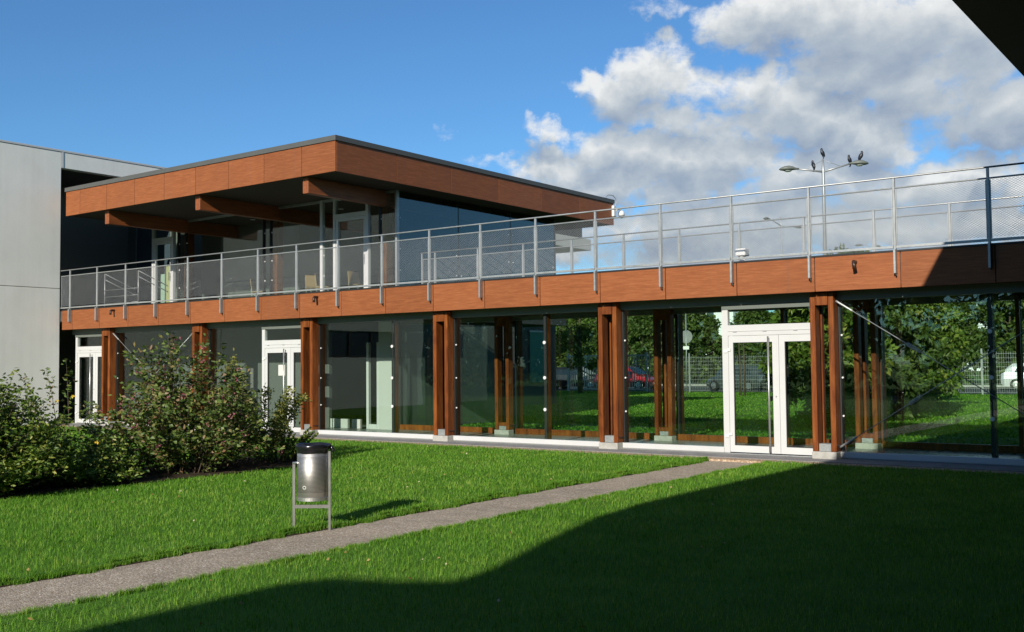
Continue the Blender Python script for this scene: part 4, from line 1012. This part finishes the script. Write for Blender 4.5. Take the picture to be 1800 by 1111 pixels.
# single yellow flowers on the left shrub
rf = random.Random(3)
yf = MB()
for px, py in ((95, 830), (128, 697), (45, 712), (100, 705), (8, 862), (170, 778), (30, 740)):
    d = ray(px, py); p = CAM + d*((13.05 if py > 760 else 14.0)/d.dot(_F))
    n = (CAM-p).normalized(); a = n.cross(Vector((0, 0, 1))).normalized(); b_ = n.cross(a)
    for k in range(5):
        an = k*1.2566+rf.random(); u = a*math.cos(an)+b_*math.sin(an); v2 = a*math.cos(an+.5)+b_*math.sin(an+.5); v3 = a*math.cos(an-.5)+b_*math.sin(an-.5); i0 = len(yf.v)
        yf.v += [tuple(p), tuple(p+v3*.018+n*.006), tuple(p+u*.028+n*.004), tuple(p+v2*.018+n*.006)]; yf.f.append((i0, i0+1, i0+2, i0+3))
fo = yf.build('flowers', 'petal_yellow', [o for o in COL.objects if o.get('label', '').startswith('dense dark green shrub')][0]); fo['kind'] = 'stuff'

# ------------------------------------------------------------------ grass blades on the front lawn
def grass():
    rng = np.random.default_rng(77); pts = []
    F2 = np.array([_F.x, _F.y])/math.hypot(_F.x, _F.y); R2 = np.array([_R0.x, _R0.y])
    def fill(x0, x1, y0, y1):
        n = int((x1-x0)*(y1-y0)*2100); P = np.stack([rng.uniform(x0, x1, n), rng.uniform(y0, y1, n)], 1)
        d = P@F2; l = P@R2; ok = (d > 3.0) & (np.abs(l) < d*.56+1.0)
        keep = rng.random(n) < np.clip(1.15*(8.5/np.maximum(d, 3))**1.15, .22, 1)
        pts.append(P[ok & keep])
    fill(-28.6, PX0-.02, 1.5, 16.07); fill(PX1+.02, .5, 2.5, 16.07)
    # fringes hanging over the path edges
    for xe, s in ((PX0, 1), (PX1, -1)):
        n = 24000; yy = rng.uniform(2.5, 16.1, n); wob = .030*np.sin(yy*4.1+s)+.026*np.sin(yy*11.7+2*np.sin(yy*1.7))+.022*np.sin(yy*27.+np.sin(yy*5))
        P = np.stack([xe+s*(wob+rng.normal(.012, .022, n)), yy], 1); pts.append(P)
    P = np.concatenate(pts)
    bed = (P[:, 0] < -12.88) & (P[:, 0] > -14.9) & (P[:, 1] > 4.2) & (P[:, 1] < 12.1); P = P[~bed]
    bare_strip = (np.abs(P[:, 0]-(-6.66+.10*(P[:, 1]-3.5)/1.1*.6)) < .035) & (P[:, 1] < 4.7); P = P[~bare_strip]  # narrow strip beside the path left without blades
    n = len(P); d = P@F2
    patch = .5+.5*np.sin(P[:, 0]*1.9+np.sin(P[:, 1]*1.3)*1.7)*np.sin(P[:, 1]*1.6+1.1*np.sin(P[:, 0]*.9))
    H = rng.uniform(.020, .048, n)*(1+.30*patch)*np.where(rng.random(n) < .04, 1.5, 1); W = rng.uniform(.0024, .0044, n)*np.clip(d/8, 1, 2.3)
    a = rng.uniform(0, 6.283, n); lean = rng.uniform(.1, .95, n)*H
    side = np.stack([np.cos(a), np.sin(a), np.zeros(n)], 1); ld = np.stack([-np.sin(a), np.cos(a), np.zeros(n)], 1)
    over = (P[:, 0] > PX0-.01) & (P[:, 0] < PX1+.01)
    B = np.concatenate([P, np.where(over, -.032, -.004)[:, None]], 1)
    mid = B + ld*(lean*.3)[:, None]; mid[:, 2] += H*.6; tip = B + ld*lean[:, None]; tip[:, 2] += H
    V = np.stack([B-side*W[:, None]*.5, B+side*W[:, None]*.5, mid+side*W[:, None]*.42, mid-side*W[:, None]*.42, tip], 1).reshape(-1, 3)
    i = np.arange(n)*5
    idx = np.stack([i, i+1, i+2, i+3, i+3, i+2, i+4], 1).ravel(); sizes = np.tile([4, 3], n)
    me = np_mesh('grass', V, idx, sizes); o = link('grass', me, 'grass_blade'); tag(o, 'short mown green grass of the courtyard lawn', 'grass', kind='stuff')
    # coarser tufts on the rear lawn, seen only through the glazing
    rng = np.random.default_rng(78); n = 120000; P = np.stack([rng.uniform(-48, -1, n), 20.3+32.6*rng.random(n)**1.0], 1)
    l = P@R2; d = P@F2; P = P[(l < d*.56+1.5) & (l > -d*.22-2)]; n = len(P)
    H = rng.uniform(.03, .065, n); W = rng.uniform(.015, .035, n); a = rng.uniform(0, 6.283, n)
    side = np.stack([np.cos(a), np.sin(a), np.zeros(n)], 1); ld = np.stack([-np.sin(a), np.cos(a), np.zeros(n)], 1); B = np.concatenate([P, np.zeros((n, 1))], 1); tip = B+ld*(H*.8)[:, None]; tip[:, 2] += H
    V = np.stack([B-side*W[:, None], B+side*W[:, None], tip], 1).reshape(-1, 3)
    me = np_mesh('rear_grass', V, np.arange(3*n), np.full(n, 3)); o = link('grass', me, 'grass_blade'); tag(o, 'green grass of the lawn behind the gallery seen through the glass', 'grass', kind='stuff')
grass()
rng = np.random.default_rng(5); n = 170
P = np.stack([rng.uniform(-20, -3, n), rng.uniform(3.2, 16, n), np.full(n, .042)], 1); P = P[(P[:, 0] < PX0) | (P[:, 0] > PX1)]; n = len(P)
D = rng.normal(size=(n, 3)); D[:, 2] *= .3; RNG = rng
me = leaf_mesh('fallen_leaves', P, unit(D), rng.uniform(.02, .045, n), rng.uniform(.015, .03, n)); o = link('fallen_leaves', me, 'leaf_fallen'); tag(o, 'small dry leaves scattered over the courtyard lawn', 'leaves', kind='stuff')
